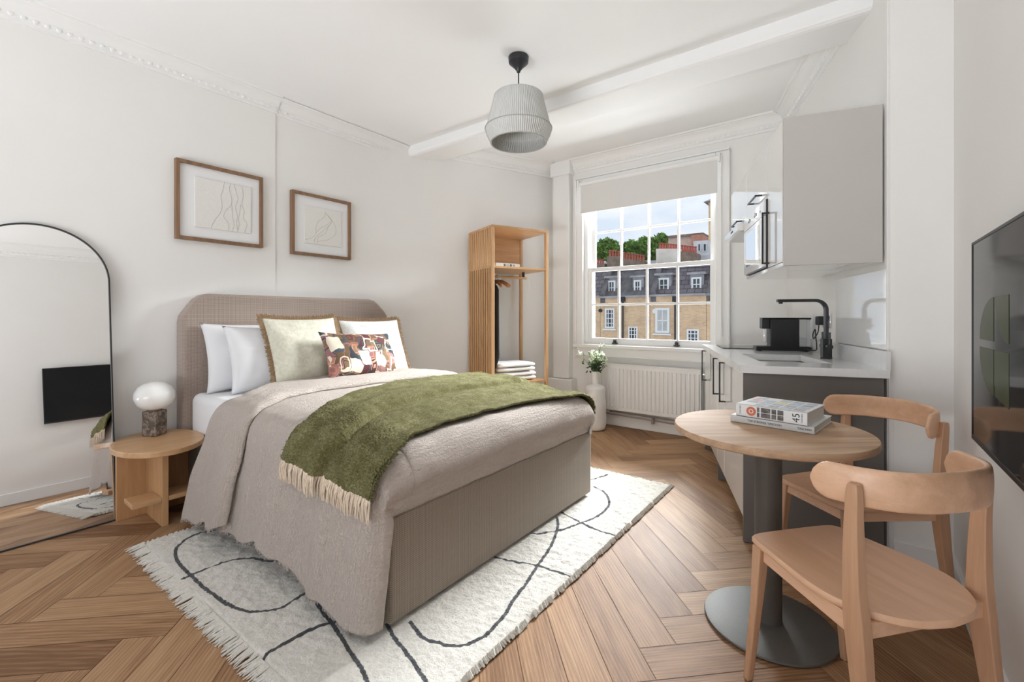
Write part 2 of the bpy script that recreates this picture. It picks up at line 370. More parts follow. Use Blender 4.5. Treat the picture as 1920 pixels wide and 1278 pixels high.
def thing(name, label, cat, loc=(0,0,0), rz=0, group=None):
    o = D.objects.new(name, None); C.objects.link(o); o.empty_display_size = .05
    o.location = loc; o.rotation_euler = (0, 0, rz); return prop(o, label, cat, group)
def struct(name, mb, m, **k):
    o = obj(name, mb, m, **k); return prop(o, kind='structure')
def copy_tree(o, parent=None):
    c = o.copy(); C.objects.link(c)
    if parent: c.parent = parent
    for ch in list(o.children): copy_tree(ch, c)
    return c
def text_mesh(name, body, size, m, parent, loc, rot, extrude=.0004, align='CENTER'):
    cu = D.curves.new(name, 'FONT'); cu.body = body; cu.size = size; cu.extrude = extrude; cu.align_x = align; cu.align_y = 'CENTER'
    t = D.objects.new(name+'_curve', cu); C.objects.link(t)
    bpy.context.view_layer.update()
    me = D.meshes.new_from_object(t.evaluated_get(bpy.context.evaluated_depsgraph_get())); D.objects.remove(t, do_unlink=True)
    me.materials.clear(); me.materials.append(M[m]); o = D.objects.new(name, me); C.objects.link(o)
    o.parent = parent; o.location = loc; o.rotation_euler = rot; return o

# ================================================================ THE ROOM
XL, XL2, XR, YW, YB = -3.53, -3.542, .355, 4.50, -1.70
ZC, ZB = 2.81, 2.90
YS = 1.673   # slight step in the left wall
BEND = (XL2, 2.82); LCOR = (-2.80, YW); KN = (.135, 2.76); KF = (-.45, YW)
# floor: individual herringbone planks in one mesh with per-plank tone
PW, NP = .14, 5
bmf = bmesh.new(); uvl = bmf.loops.layers.uv.new('UVMap'); tone = bmf.faces.layers.float.new('tone')
def fpt(u, v):
    a = math.radians(44.3); return (-.49 + PW*(u*math.cos(a) - v*math.sin(a)), 2.22 + PW*(u*math.sin(a) + v*math.cos(a)))
def plank(u0, u1, v0, v1, horiz):
    pts = [(u0, v0), (u1, v0), (u1, v1), (u0, v1)]; w_ = [fpt(*p) for p in pts]
    if max(p[0] for p in w_) < XL-.1 or min(p[0] for p in w_) > XR+.3 or max(p[1] for p in w_) < YB or min(p[1] for p in w_) > YW+.05: return
    g = .009; t = random.random(); ou, ov = random.random()*30, random.random()*30
    cx = [(u0+g, v0+g), (u1-g, v0+g), (u1-g, v1-g), (u0+g, v1-g)]
    f = bmf.faces.new([bmf.verts.new((*fpt(*p), 0)) for p in cx]); f[tone] = t
    for l, p in zip(f.loops, cx):
        a, b_ = ((p[0]-u0), (p[1]-v0)) if horiz else ((p[1]-v0), (p[0]-u0))
        l[uvl].uv = (a*PW+ou, b_*PW+ov)
for m_ in range(-8, 9):
    for k_ in range(-45, 46):
        plank(k_+NP*m_, k_+NP*m_+NP, k_-NP*m_, k_-NP*m_+1, True)
        plank(k_+NP+NP*m_, k_+NP+NP*m_+1, k_+1-NP-NP*m_, k_+1-NP*m_, False)
v4 = [bmf.verts.new(p) for p in ((XL-.15, YB-.1, -.0015), (XR+.2, YB-.1, -.0015), (XR+.2, YW+.1, -.0015), (XL-.15, YW+.1, -.0015))]
fb_ = bmf.faces.new(v4); fb_[tone] = 0
for l in fb_.loops: l[uvl].uv = (0, 0)
mef = D.meshes.new('floor'); bmf.to_mesh(mef); bmf.free(); mef.materials.append(M['floor'])
fo = D.objects.new('floor', mef); C.objects.link(fo); prop(fo, kind='structure')

struct('ceiling', MB().box(XL-.2, XR+.2, YB-.2, 3.0, ZC, ZC+.2).box(XL-.2, XR+.3, 3.0, YW+.2, ZB, ZB+.15), 'ceiling', smooth=0)
struct('wall_left', MB().box(XL-.2, XL, YB-.2, YS, 0, 2.95).prism([(XL-.2, YS), (XL2, YS)] + [( (1-q)**2*XL2+2*q*(1-q)*BEND[0]+q*q*(BEND[0]+(LCOR[0]-BEND[0])*.3), (1-q)**2*2.35+2*q*(1-q)*BEND[1]+q*q*(BEND[1]+(LCOR[1]-BEND[1])*.3)) for q in [k/12 for k in range(13)]] + [LCOR, (-2.80, YW+.2), (XL-.2, YW+.2)], 0, 2.95), 'wall', smooth=30)
struct('trim_10', MB().tube([(XL-.006, YS, .13), (XL-.006, YS, ZC-.10)], .006, 12), 'trimw')
WX0, WX1, WZ0, WZ1 = -2.40, -1.0, .845, 2.56
struct('wall_far', MB().box(-2.80, WX0, YW, YW+.2, 0, 2.95).box(WX1, .3, YW, YW+.2, 0, 2.95).box(WX0, WX1, YW, YW+.2, 0, WZ0).box(WX0, WX1, YW, YW+.2, WZ1, 2.95), 'wall', smooth=0)
struct('wall_kitchen', MB().prism([KN, (.145, 2.765), (.34, 2.96), (.34, YW), KF], 0, 2.95), 'wall', smooth=0)
struct('wall_right', MB().box(XR, XR+.2, YB-.2, 2.96, 0, 2.95).prism([(.128, 2.765), (.155, 2.76), (XR, 2.76), (XR, 2.96), (.30, 2.96), (.10, 2.85)], 0, 2.95), 'wall', smooth=0)
struct('wall_rear', MB().box(XL-.2, -3.2, YB-.1, YB, 0, 2.95).box(.05, XR+.2, YB-.1, YB, 0, 2.95).box(-3.2, .05, YB-.1, YB, 0, .28).box(-3.2, .05, YB-.1, YB, 2.62, 2.95), 'wall', smooth=0)  # the opening is made up, to let the added fill lights in
# beam across the room (trim_1)
struct('trim_1', MB().prism([(2.915, ZC+.02), (2.918, 2.745), (2.925, 2.728), (2.94, 2.718), (2.96, 2.715), (3.25, 2.735), (3.26, 2.92), (3.0, 2.92)], XL-.05, .16, 'x'), 'ceiling', smooth=0)
# cornices: moulded profile swept along wall, egg-and-dart beads
def cornice(name, p0, p1, zc, inward, m='trimw', drop=.135, e0=0, e1=0):
    d = Vector((p1[0]-p0[0], p1[1]-p0[1], 0)); L = d.length; d.normalize(); n = Vector((inward[0], inward[1], 0)).normalized()
    kz = drop/.135
    prof = [(0, -.135), (.012, -.135), (.014, -.113), (.030, -.109), (.034, -.085), (.042, -.079), (.050, -.060), (.066, -.037), (.088, -.023), (.092, -.016), (.108, -.014), (.112, 0), (0, 0)]
    prof = [(x, z*kz) for x, z in prof]
    a = []
    for s_, e_ in ((0, e0), (L, e1)):
        a.append([Vector((p0[0], p0[1], zc)) + d*(s_ + (e_*x)) + n*x + Vector((0, 0, z)) for x, z in prof])
    mb = MB().sweep(a)
    o = struct(name, mb, m, smooth=25)
    bd = MB(); k = int(L/.045)
    for i in range(k):
        c = Vector((p0[0], p0[1], zc-.098*kz)) + d*(.03+i*.045) + n*.030
        q = bmesh.ops.create_icosphere(bd.b, subdivisions=1, radius=1)
        for v in q['verts']:
            v.co = c + d*(v.co.x*.015) + n*(v.co.y*.010) + Vector((0, 0, v.co.z*.013))
    b_ = obj('bead_moulding', bd, m, o); b_['kind'] = 'stuff'
    return o
cornice('trim_2', (XL, YB), (XL, YS+.01), ZC, (1, 0), drop=.105)
cornice('trim_3', (XL2-.004, YS), (XL2-.004, 2.93), ZC-.004, (1, 0), drop=.105)
aw = Vector((LCOR[0]-BEND[0], LCOR[1]-BEND[1])); 
def on_aw(t): return (BEND[0]+aw.x*t, BEND[1]+aw.y*t)
cornice('trim_4', on_aw(.24), on_aw(1.0), ZB, (aw.y, -aw.x), e1=-.7)
cornice('trim_5', (-2.76, YW), (KF[0]+.02, YW), ZB, (0, -1), e1=-1.0, e0=.6)
kd = Vector((KF[0]-KN[0], KF[1]-KN[1]))
cornice('trim_6', (KN[0]+kd.x*.27, KN[1]+kd.y*.27), KF, ZB, (-kd.y, kd.x), e1=-.8)
cornice('trim_7', (XR, YB), (XR, 2.76), ZC, (-1, 0))
# pilaster and pedestal left of the window
struct('trim_8', MB().box(-2.735, -2.53, 4.41, YW+.01, .46, 2.88).box(-2.79, -2.475, 4.37, YW+.01, 0, .455).box(-2.76, -2.505, 4.385, YW+.01, 2.74, ZB-.005), 'trimw', smooth=0, bevel=.008)
# baseboards
def base(name, poly, h=.125):
    struct(name, MB().prism(poly, 0, h), 'trimw', smooth=0, bevel=.006)
base('baseboard_left', [(XL-.01, YB), (XL+.018, YB), (XL+.018, YS), (XL2+.018, YS+.01), (XL2+.018, 2.4), (XL2-.01, 2.4)], .13)
base('baseboard_far', [(-2.47, YW+.01), (-2.47, YW-.02), (-1.12, YW-.02), (-1.12, YW+.01)], .17)
base('baseboard_right', [(XR+.01, YB), (XR-.018, YB), (XR-.018, 2.742), (.15, 2.742), (.15, 2.77), (XR+.01, 2.77)], .12)
base('baseboard_rear', [(XL, YB-.01), (XL, YB+.018), (XR, YB+.018), (XR, YB-.01)], .12)

# ---------------------------------------------------------------- window
win = D.objects.new('window_1', None); C.objects.link(win); prop(win, kind='structure')
def pc(name, mb, m='trimw', parent=win, **k): return obj(name, mb, m, parent, **k)
a_ = MB().box(-2.46, WX0+.01, 4.462, YW+.005, .80, 2.67).box(WX1-.01, -.91, 4.462, YW+.005, .80, 2.67).box(WX0+.011, WX1-.011, 4.4625, YW+.005, WZ1-.01, 2.6695)
a_.box(-2.485, -2.46, 4.448, YW+.005, .80, 2.669).box(-.91, -.89, 4.448, YW+.005, .80, 2.669).box(-2.485, -.89, 4.4475, YW+.005, 2.6705, 2.69)
pc('architrave', a_, smooth=0, bevel=.005)
pc('sill', MB().box(-2.49, -.88, 4.43, YW+.06, .815, .85).box(-2.46, -.91, 4.455, YW, .735, .815).box(-2.47, -.90, 4.445, YW, .725, .737), smooth=0, bevel=.004)
pc('window_box', MB().box(WX0-.01, WX0+.04, 4.53, 4.72, WZ0+.0125, WZ1-.0305).box(WX1-.04, WX1+.01, 4.53, 4.72, WZ0+.0125, WZ1-.0305).box(WX0-.01, WX1+.01, 4.529, 4.72, WZ1-.03, WZ1+.01).box(WX0-.01, WX1+.01, 4.529, 4.76, WZ0-.02, WZ0+.012), smooth=0, bevel=.003)
def sash(x0, x1, z0, z1, y, bot, top, side, name):
    f = MB().box(x0, x0+side, y, y+.04, z0, z1).box(x1-side, x1, y, y+.04, z0, z1).box(x0+side, x1-side, y, y+.04, z0, z0+bot).box(x0+side, x1-side, y, y+.04, z1-top, z1)
    fr = pc(name, f, smooth=0, bevel=.003)
    gx0, gx1, gz0, gz1 = x0+side, x1-side, z0+bot, z1-top
    b = MB()
    for i in (1, 2, 3):
        c = gx0+(gx1-gx0)*i/4; b.box(c-.011, c+.011, y+.006, y+.034, gz0, gz1)
    c = (gz0+gz1)/2; b.box(gx0, gx1, y+.008, y+.032, c-.011, c+.011)
    pc('glazing_bars', b, parent=fr, smooth=0, bevel=.003)
    pc('glass_pane', MB().box(gx0, gx1, y+.019, y+.021, gz0, gz1), 'glass_clear', fr, smooth=0)
    return fr
sash(WX0+.04, WX1-.03, WZ0+.012, 1.69, 4.545, .062, .042, .048, 'lower_sash')
sash(WX0+.05, WX1-.04, 1.655, WZ1-.03, 4.60, .042, .055, .048, 'upper_sash')
for x in (-2.035, -1.385):
    l = MB().box(x-.028, x+.028, 4.515, 4.547, .862, .874).box(x-.012, x+.012, 4.508, 4.548, .874, .90).tube([(x, 4.512, .885), (x+.004, 4.505, .915)], .008)
    pc('sash_lift', l, 'black_metal', smooth=30)

# ================================================================ roller blind
t = thing('roller_blind', 'off-white roller blind pulled partly down over the sash window', 'blind', (-1.69, 4.40, 2.29))
def rel(o, *p): return tuple(p[i]-o.location[i] for i in range(3))
mb = MB(); mb.box(-.70, .70, .028, .031, .0, .30); mb.box(-.70, .70, .024, .035, -.006, .006)
obj('blind_fabric', mb, 'blindcloth' if 'blindcloth' in M else 'wall', t, smooth=0)
mb = MB().tube([(-.715, .04, .315), (.715, .04, .315)], .026, 16); obj('roller_tube', mb, 'trimw', t)
for x in (-.722, .722):
    obj('bracket', MB().box(x-.006, x+.006, .005, .075, .275, .355), 'trimw', t, smooth=0, bevel=.002)
obj('pull_chain', MB().tube([(.735, .02, .33), (.735, .02, -1.22)], .0035, 6).tube([(.735, .045, .33), (.735, .045, -1.22)], .0035, 6).tube([(.735, .03, -1.20), (.735, .03, -1.32)], .009, 8), 'trimw', t)

# ================================================================ radiator
RX0, RX1, RZ0, RZ1, RY = -2.155, -1.125, .185, .655, 4.375
t = thing('radiator', 'white ridged panel radiator mounted under the window', 'radiator', ((RX0+RX1)/2, 4.43, RZ0))
hw, hh = (RX1-RX0)/2, RZ1-RZ0
mb = MB(); n = 25; step = 2*hw/n; prof = []
prof.append((-hw, 0))
for i in range(n):
    a = -hw+i*step
    prof += [(a+step*.12, 0), (a+step*.30, -.013), (a+step*.70, -.013), (a+step*.88, 0)]
prof.append((hw, 0))
front = [(p[0], -.042+p[1]) for p in prof]; poly = front + [(hw, -.030), (-hw, -.030)]
mb.prism(poly, .035, hh-.04); mb.box(-hw, hw, -.046, -.030, 0, .035).box(-hw, hw, -.046, -.030, hh-.04, hh)
obj('front_panel', mb, 'radiator', t, smooth=25)
obj('top_grille', MB().box(-hw, hw, -.048, .045, hh-.004, hh+.006), 'radiator', t, smooth=0, bevel=.003)
obj('side_cover', MB().box(hw-.002, hw+.004, -.045, .045, 0, hh), 'radiator', t, smooth=0)
obj('side_cover', MB().box(-hw-.004, -hw+.002, -.045, .045, 0, hh), 'radiator', t, smooth=0)
obj('rear_panel', MB().box(-hw, hw, .025, .04, 0, hh), 'radiator', t, smooth=0)
obj('air_valve', MB().tube([(hw, -.01, hh-.04), (hw+.03, -.01, hh-.04)], .011, 10), 'chrome', t)
mb = MB().tube([(-hw-.06, -.0, -.05), (hw+.02, -.0, -.075)], .008, 8).tube([(-hw+.1, .02, -.03), (hw+.02, .02, -.045)], .007, 8)
o = obj('pipe', mb, 'copper', t); obj('pipe_clip', MB().box(.04, .06, -.012, .045, -.10, -.045), 'copper', o, smooth=0)

# ================================================================ pendant lamp
PX, PY = -1.700, 2.325
t = thing('pendant_lamp', 'pleated grey-white two-tier pendant shade hanging from a black ceiling cup', 'ceiling lamp', (PX, PY, 2.26))
top = ZC-2.26
obj('ceiling_cup', MB().lathe([(.0, top-.105), (.010, top-.102), (.014, top-.09), (.03, top-.07), (.062, top-.040), (.065, top-.005), (.06, top)], n=32), 'black_metal', t, smooth=40)
obj('cord', MB().tube([(0, 0, top-.10), (0, 0, .29)], .004, 8), 'black_metal', t)
def shade_part(name, prof):
    a = prof + [(r-.004, z) for r, z in prof[::-1]]
    mb = MB(); mb.lathe(a, n=192, cap=False)
    for v in mb.b.verts:
        an = math.atan2(v.co.y, v.co.x); k = 1+.006*math.cos(96*an); v.co.x *= k; v.co.y *= k
    return obj(name, mb, 'shade', t, smooth=60)
s_ = shade_part('upper_shade', [(.148, .302), (.156, .296), (.163, .26), (.186, .17), (.204, .098), (.208, .090)])
shade_part('lower_shade', [(.204, .094), (.211, .088), (.211, .080), (.203, .055), (.180, .006), (.176, .0)])
def ring(r, z, w_): return [(r+w_*math.cos(q), z+w_*math.sin(q)) for q in [2*PI*k/8 for k in range(9)]]
M['shade_wire'] = plain('grey_shade_binding', (.42, .42, .41), .8, .02, 5)
obj('shade_binding', MB().lathe(ring(.2125, .089, .0026), n=96, cap=False), 'shade_wire', t, smooth=60)
obj('shade_binding', MB().lathe(ring(.178, .001, .0024), n=96, cap=False), 'shade_wire', t, smooth=60)
obj('shade_top', MB().lathe([(.150, .298), (.147, .302), (.03, .304), (.02, .302)], n=64), 'shade', t)
mb = MB().lathe([(.006, .306), (.02, .304), (.022, .23), (.006, .22)], n=20); obj('bulb_holder', mb, 'black_plastic', t)
obj('bulb', MB().lathe([(.004, .12), (.02, .13), (.030, .155), (.027, .19), (.016, .225)], n=20), 'globe', t, smooth=60)

# ================================================================ pictures
def picture(Y0, Y1, Z0, Z1, xw, label, curves, panel, scale):
    t = thing('framed_picture', label, 'picture', (xw, (Y0+Y1)/2, Z0), 0, 'framed relief pictures above the bed')
    a, b = -(Y1-Y0)/2, (Y1-Y0)/2; h = Z1-Z0; fw = .022; d = .038
    obj('frame', MB().box(0, d, a, a+fw, 0, h).box(0, d, b-fw, b, 0, h).box(0, d, a+fw, b-fw, 0, fw).box(0, d, a+fw, b-fw, h-fw, h), 'walnut', t, smooth=0, bevel=.0015)
    obj('mount', MB().box(.0, .018, a+fw-.002, b-fw+.002, fw-.002, h-fw+.002), 'card', t, smooth=0)
    pa, pb, pz0, pz1 = panel; ya, yb = a+pa*(b-a), a+pb*(b-a); za, zb = pz0*h, pz1*h
    pn = obj('relief_panel', MB().box(.018, .028, ya, yb, za, zb), 'relief', t, smooth=0, bevel=.002)
    for c in curves:
        pts = [(.0285, ya+(yb-ya)*u, za+(zb-za)*v) for u, v in c]
        sm = []
        for i in range(len(pts)-1):
            p0, p1, p2, p3 = pts[max(i-1, 0)], pts[i], pts[i+1], pts[min(i+2, len(pts)-1)]
            for k in range(5):
                s_ = k/5; sm.append(tuple(.5*((2*p1[j])+(-p0[j]+p2[j])*s_+(2*p0[j]-5*p1[j]+4*p2[j]-p3[j])*s_*s_+(-p0[j]+3*p1[j]-3*p2[j]+p3[j])*s_**3) for j in range(3)))
        sm.append(pts[-1]); obj('raised_line', MB().tube(sm, .0016*scale, 6), 'relief_line_shade', pn)
    return t
picture(1.027, 1.568, 1.663, 2.185, XL+.002, 'larger wood-framed white relief picture with four wavy vertical lines, above the pillows', [
 [(.50,1),(.47,.82),(.44,.70),(.46,.50),(.43,.35),(.34,.2),(.28,.05),(.28,0)],
 [(.62,1),(.59,.88),(.63,.7),(.62,.55),(.53,.42),(.49,.28),(.58,.14),(.57,0)],
 [(.68,1),(.72,.82),(.75,.70),(.70,.52),(.74,.34),(.72,.18),(.75,0)],
 [(.82,.98),(.85,.8),(.82,.62),(.87,.46),(.85,.33),(.92,.2),(.89,.08),(.88,0)],
 [(.63,.6),(.64,.45),(.65,.3),(.68,.14),(.64,0)],[(.80,.6),(.78,.42),(.76,.3),(.77,.18),(.75,.05)]], (.20, .85, .18, .82), 1)
picture(1.790, 2.311, 1.648, 2.151, XL2+.002, 'smaller-looking wood-framed white relief picture with a curved leaf outline, right of the wavy one', [
 [(.25,0),(.27,.14),(.38,.28),(.55,.45),(.72,.66),(.70,.74),(.55,.9)],[(.55,.92),(.52,.78),(.36,.62),(.30,.45),(.30,.28),(.20,.16),(.02,.08)],
 [(.55,.9),(.68,.78),(.80,.62),(.85,.45),(.80,.30),(.60,.15),(.40,.10),(.30,0)],[(.33,.05),(.37,.2),(.55,.32),(.62,.5),(.74,.7)],[(.30,.3),(.42,.45),(.6,.58),(.72,.7)]], (.20, .83, .20, .80), .8)

# ================================================================ floor mirror
t = thing('floor_mirror', 'tall arched mirror with a thin black frame leaning on the left wall', 'mirror', (-3.335, .40, .002)); t.rotation_euler = (0, -math.radians(6.2), 0)
def arch(r, zc, inset, n=40): return [(-r+inset, inset), (r-inset, inset)] + [((r-inset)*math.cos(PI*i/n), zc+(r-inset)*math.sin(PI*i/n)) for i in range(n+1)]
R_, Z_ = .30, 1.365
o_, i_ = arch(R_, Z_, 0), arch(R_, Z_, .0065)
mb = MB(); 
for (x0, x1) in ((-.028, .004),):
    vo0 = [mb.b.verts.new((x0, p[0], p[1])) for p in o_]; vo1 = [mb.b.verts.new((x1, p[0], p[1])) for p in o_]
    vi0 = [mb.b.verts.new((x0, p[0], p[1])) for p in i_]; vi1 = [mb.b.verts.new((x1, p[0], p[1])) for p in i_]
    n = len(o_)
    for i in range(n):
        j = (i+1) % n
        for q in ((vo0[i], vo0[j], vo1[j], vo1[i]), (vi0[i], vi1[i], vi1[j], vi0[j]), (vo1[i], vo1[j], vi1[j], vi1[i]), (vo0[i], vi0[i], vi0[j], vo0[j])): mb.b.faces.new(q)
obj('frame', mb, 'black_metal', t, smooth=30)
obj('mirror_glass', MB().prism(arch(R_, Z_, .006), -.012, -.004, 'x'), 'mirror', t, smooth=0)
obj('backing_board', MB().prism(arch(R_, Z_, .008), -.026, -.014, 'x'), 'black_plastic', t, smooth=0)

# ================================================================ THE BED
def sstep(a, b, x):
    x = min(1, max(0, (x-a)/(b-a))); return x*x*(3-2*x)
def interp(tab, x):
    if x <= tab[0][0]: return tab[0][1]
    for (a, p), (b, q) in zip(tab, tab[1:]):
        if x <= b: return p+(q-p)*sstep(0, 1, (x-a)/(b-a)) if False else p+(q-p)*(x-a)/(b-a)
    return tab[-1][1]
def cat(pts, k):
    out = []
    for i in range(len(pts)-1):
        p0, p1, p2, p3 = pts[max(i-1, 0)], pts[i], pts[i+1], pts[min(i+2, len(pts)-1)]
        for q in range(k):
            s_ = q/k; out.append(tuple(.5*(2*p1[j]+(p2[j]-p0[j])*s_+(2*p0[j]-5*p1[j]+4*p2[j]-p3[j])*s_**2+(-p0[j]+3*p1[j]-3*p2[j]+p3[j])*s_**3) for j in range(len(p1))))
    out.append(tuple(pts[-1])); return out
BX0, BX1, BY0, BY1 = -3.47, -1.335, 1.04, 2.615
t = thing('bed', 'double bed frame in woven taupe fabric with high headboard and boxed foot panel', 'bed', ((BX0+BX1)/2, (BY0+BY1)/2, .0))
obj('foot_panel', MB().box(BX1-.06, BX1, BY0, BY1, .034, .432).off(t), 'taupe', t, bevel=.014, seg=3)
obj('side_rail', MB().box(BX0, BX1-.062, BY0, BY0+.05, .034, .41).off(t), 'taupe', t, bevel=.012, seg=3)
obj('side_rail', MB().box(BX0, BX1-.062, BY1-.05, BY1, .034, .41).off(t), 'taupe', t, bevel=.012, seg=3)
obj('base_platform', MB().box(BX0+.01, BX1-.07, BY0+.055, BY1-.055, .28, .385).off(t), 'taupe', t, smooth=0)
hp = [(1.036, .02), (2.628, .02), (2.628, 1.12), (2.62, 1.165), (2.59, 1.205), (2.52, 1.27), (2.48, 1.297), (2.43, 1.308), (1.19, 1.308), (1.15, 1.297), (1.115, 1.27), (1.07, 1.205), (1.044, 1.165), (1.036, 1.12)]
hb = obj('headboard', MB().prism(hp, XL+.004, XL+.130, 'x').off(t), 'taupe_head', t, bevel=.022, seg=4, smooth=50)

t = thing('mattress', 'white sheeted mattress showing beside the pillows at the head of the bed', 'mattress', (-2.35, 1.83, .385))
mb = MB().box(XL+.135, -1.42, 1.075, 2.575, .387, .665).off(t)
obj('mattress_body', mb, 'white_cotton', t, bevel=.05, seg=5, smooth=60)

PATH = cat([(.915, .12), (.945, .30), (.975, .48), (.995, .59), (1.035, .655), (1.11, .685), (1.25, .698), (1.82, .705), (2.40, .698), (2.52, .685), (2.595, .655), (2.620, .59), (2.628, .50), (2.632, .44), (2.634, .415)], 7)
def pathpt(v):
    f = v*(len(PATH)-1); i = min(int(f), len(PATH)-2); f -= i
    return tuple(PATH[i][k]*(1-f)+PATH[i+1][k]*f for k in (0, 1))
def pathn(v):
    a, b = pathpt(max(0, v-.01)), pathpt(min(1, v+.01)); d = Vector((b[0]-a[0], b[1]-a[1])).normalized(); return (-d.y, d.x)
XF = -1.405
def fold(x, y, z):       # hanging folds and soft creases
    side = sstep(.62, .25, z)
    k = (math.sin(x*15+.5)+.6*math.sin(x*31+2.1)+.35*math.sin(x*57+1))*.010*side
    n = noise.noise(Vector((x*5, y*5, z*3)))*.006 + noise.noise(Vector((x*16, y*11, z*9)))*.003 + noise.noise(Vector((x*45, y*17, z*40)))*.0016
    return k, n
def hemz(x): return .13+.018*math.sin(x*9+1)+.012*math.sin(x*23) - .075*sstep(-1.75, -1.4, x)
def duvet_pt(x, v, lift=0, hem=None):
    y, z = pathpt(v); nx = pathn(v)
    h = (hem if hem is not None else hemz(x))
    if y < 1.0: z = .59-(.59-z)*(.59-h)/(.59-.12)
    z -= .035*sstep(-1.85, XF, x)*sstep(.55, .68, z)
    k, n = fold(x, y, z)
    y -= k if y < 1.5 else -k
    return Vector((x, y+nx[0]*(lift+n), z+nx[1]*(lift+n)))
def duvet_full(u, v):
    if u < .86:
        x = -2.62+(XF+2.62)*u/.86; return duvet_pt(x, v)
    q = (u-.86)/.14; p = duvet_pt(XF, v); z0 = .432; wt = sstep(.40, .60, p.z)
    near = sstep(1.3, 1.0, p.y)
    top = Vector((XF+.105*math.sin(min(q*1.25, 1)*PI/2)-.035*sstep(.6, 1, q), p.y, p.z-(p.z-z0)*(1-math.cos(q*PI/2))))
    if p.y < 1.12 or p.y > 2.5:
        top.y += (.012 if p.y < 2 else -.012)*math.sin(q*PI)
    side = Vector((XF+.085*math.sin(q*PI/2), p.y+(.075*q*q if p.y < 1.5 else -.075*q*q), p.z))
    r = side.lerp(top, wt)
    r += Vector((noise.noise(Vector((r.y*9, r.z*14, 3)))*.008*q*wt, 0, 0))
    return r
t = thing('duvet', 'pinkish-beige crinkled muslin duvet draped over the bed to the rug', 'duvet', (-2.2, 1.83, .70))
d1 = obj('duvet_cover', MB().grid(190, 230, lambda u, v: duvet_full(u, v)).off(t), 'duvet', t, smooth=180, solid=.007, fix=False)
XH = [(.88, -2.90), (.95, -2.86), (.99, -2.80), (1.12, -2.76), (1.25, -2.90), (1.39, -3.03), (1.64, -3.10), (2.28, -3.12), (2.6, -3.05), (2.7, -3.0)]
XRR = [(.88, -2.36), (.95, -2.37), (.99, -2.36), (1.04, -2.38), (1.13, -2.42), (1.25, -2.50), (1.47, -2.55), (2.09, -2.52), (2.5, -2.45), (2.7, -2.42)]
def fold_pt(u, v):
    y, _ = pathpt(v); x0, x1 = interp(XH, y), interp(XRR, y)
    x = x0+(x1-x0)*u; edge = min(u*(x1-x0), (1-u)*(x1-x0)); l = .030*(1-math.exp(-edge/.018)) + .006
    if u < .5: l = .010+.02*(1-math.exp(-edge/.03))
    return duvet_pt(x, v, l+.012*sstep(.6, .2, _), hem=.055+.10*u+.012*math.sin(u*14))
obj('turned_down_fold', MB().grid(60, 230, fold_pt).off(t), 'duvet', d1, smooth=180, solid=.010, fix=False)
fr = MB()
for i in range(260):
    u = random.random(); p = duvet_full(u*.86, 0) if i % 3 else fold_pt(random.random(), 0)
    fr.tube([p+Vector((0, 0, .004)), p+Vector((random.uniform(-.006, .006), random.uniform(-.006, .004), -.010))], .0016, 4)
o = obj('frayed_hem', fr.off(t), 'duvet', d1); o['kind'] = 'stuff'

# green throw
TH = [(.93, -1.95), (.97, -1.93), (1.05, -1.88), (1.12, -1.93), (1.35, -2.09), (1.80, -2.24), (2.08, -2.22), (2.57, -2.18), (2.7, -2.15)]
TF = [(.93, -1.37), (.97, -1.36), (1.02, -1.33), (1.25, -1.405), (1.5, -1.435), (1.9, -1.42), (2.33, -1.36), (2.7, -1.33)]
v0t = next(i for i, p in enumerate(PATH) if p[1] > .535)/(len(PATH)-1); v1t = 1-v0t*.9
def throw_pt(u, v, extra=0):
    vv = v0t+(v1t-v0t)*v; y, z = pathpt(vv); x = interp(TH, y)+(interp(TF, y)-interp(TH, y))*u
    vv -= .018*u*(1-v)*(1 if v < .5 else 0)
    x = min(x, -1.345)
    c = .46+.03*math.sin(v*5)
    lay = .024*(1-sstep(c-.02, c+.015, u)) - .008*math.exp(-((u-c-.03)/.02)**2)
    lay += .006*math.sin(u*19+v*3) + .004*noise.noise(Vector((u*9, v*18, 1)))
    xx = x
    if x > XF:
        k = (x-XF)/.1; xx = XF+.105*math.sin(min(1, k*.75)*PI/2)
    p = duvet_pt(min(x, XF), vv, .022+lay+extra); p.x = xx
    if x > XF: p.z -= .04*k*k*sstep(.5, .62, p.z)
    return p
t = thing('throw_blanket', 'olive green wool throw with cream fringe laid across the duvet', 'throw', (-1.8, 1.83, .73))
o = obj('throw_cloth', MB().grid(150, 420, lambda u, v: throw_pt(u, v, .0045*noise.noise(Vector((u*95, v*210, 4)))+.003*noise.noise(Vector((u*40, v*90, 7))))).off(t), 'throw', t, smooth=180, solid=.012, fix=False)
fr = MB()
for i in range(150):
    u = i/149; p = throw_pt(u, 0); q = p+Vector((random.uniform(-.012, .012), random.uniform(-.014, -.002), -.03)); r_ = q+Vector((random.uniform(-.012, .012), random.uniform(-.006, .006), -.045-random.random()*.01))
    fr.tube([p+Vector((0, 0, .006)), q, r_], [.0035, .0030, .0016], 5)
f_ = obj('fringe', fr.off(t), 'fringe_throw', t); prop(f_, 'cream tasselled fringe', kind='stuff')
fz = MB()
for i in range(420):
    v = random.random(); s_ = random.random() < .75; p = throw_pt(1 if s_ else 0, v); a = random.uniform(-1, 1)
    fz.tube([p, p+Vector((.014 if s_ else -.010, .010*a, -.004+random.random()*.006))], [.003, .001], 4)
f_ = obj('fuzzy_edge', fz.off(t), 'throw', o); f_['kind'] = 'stuff'

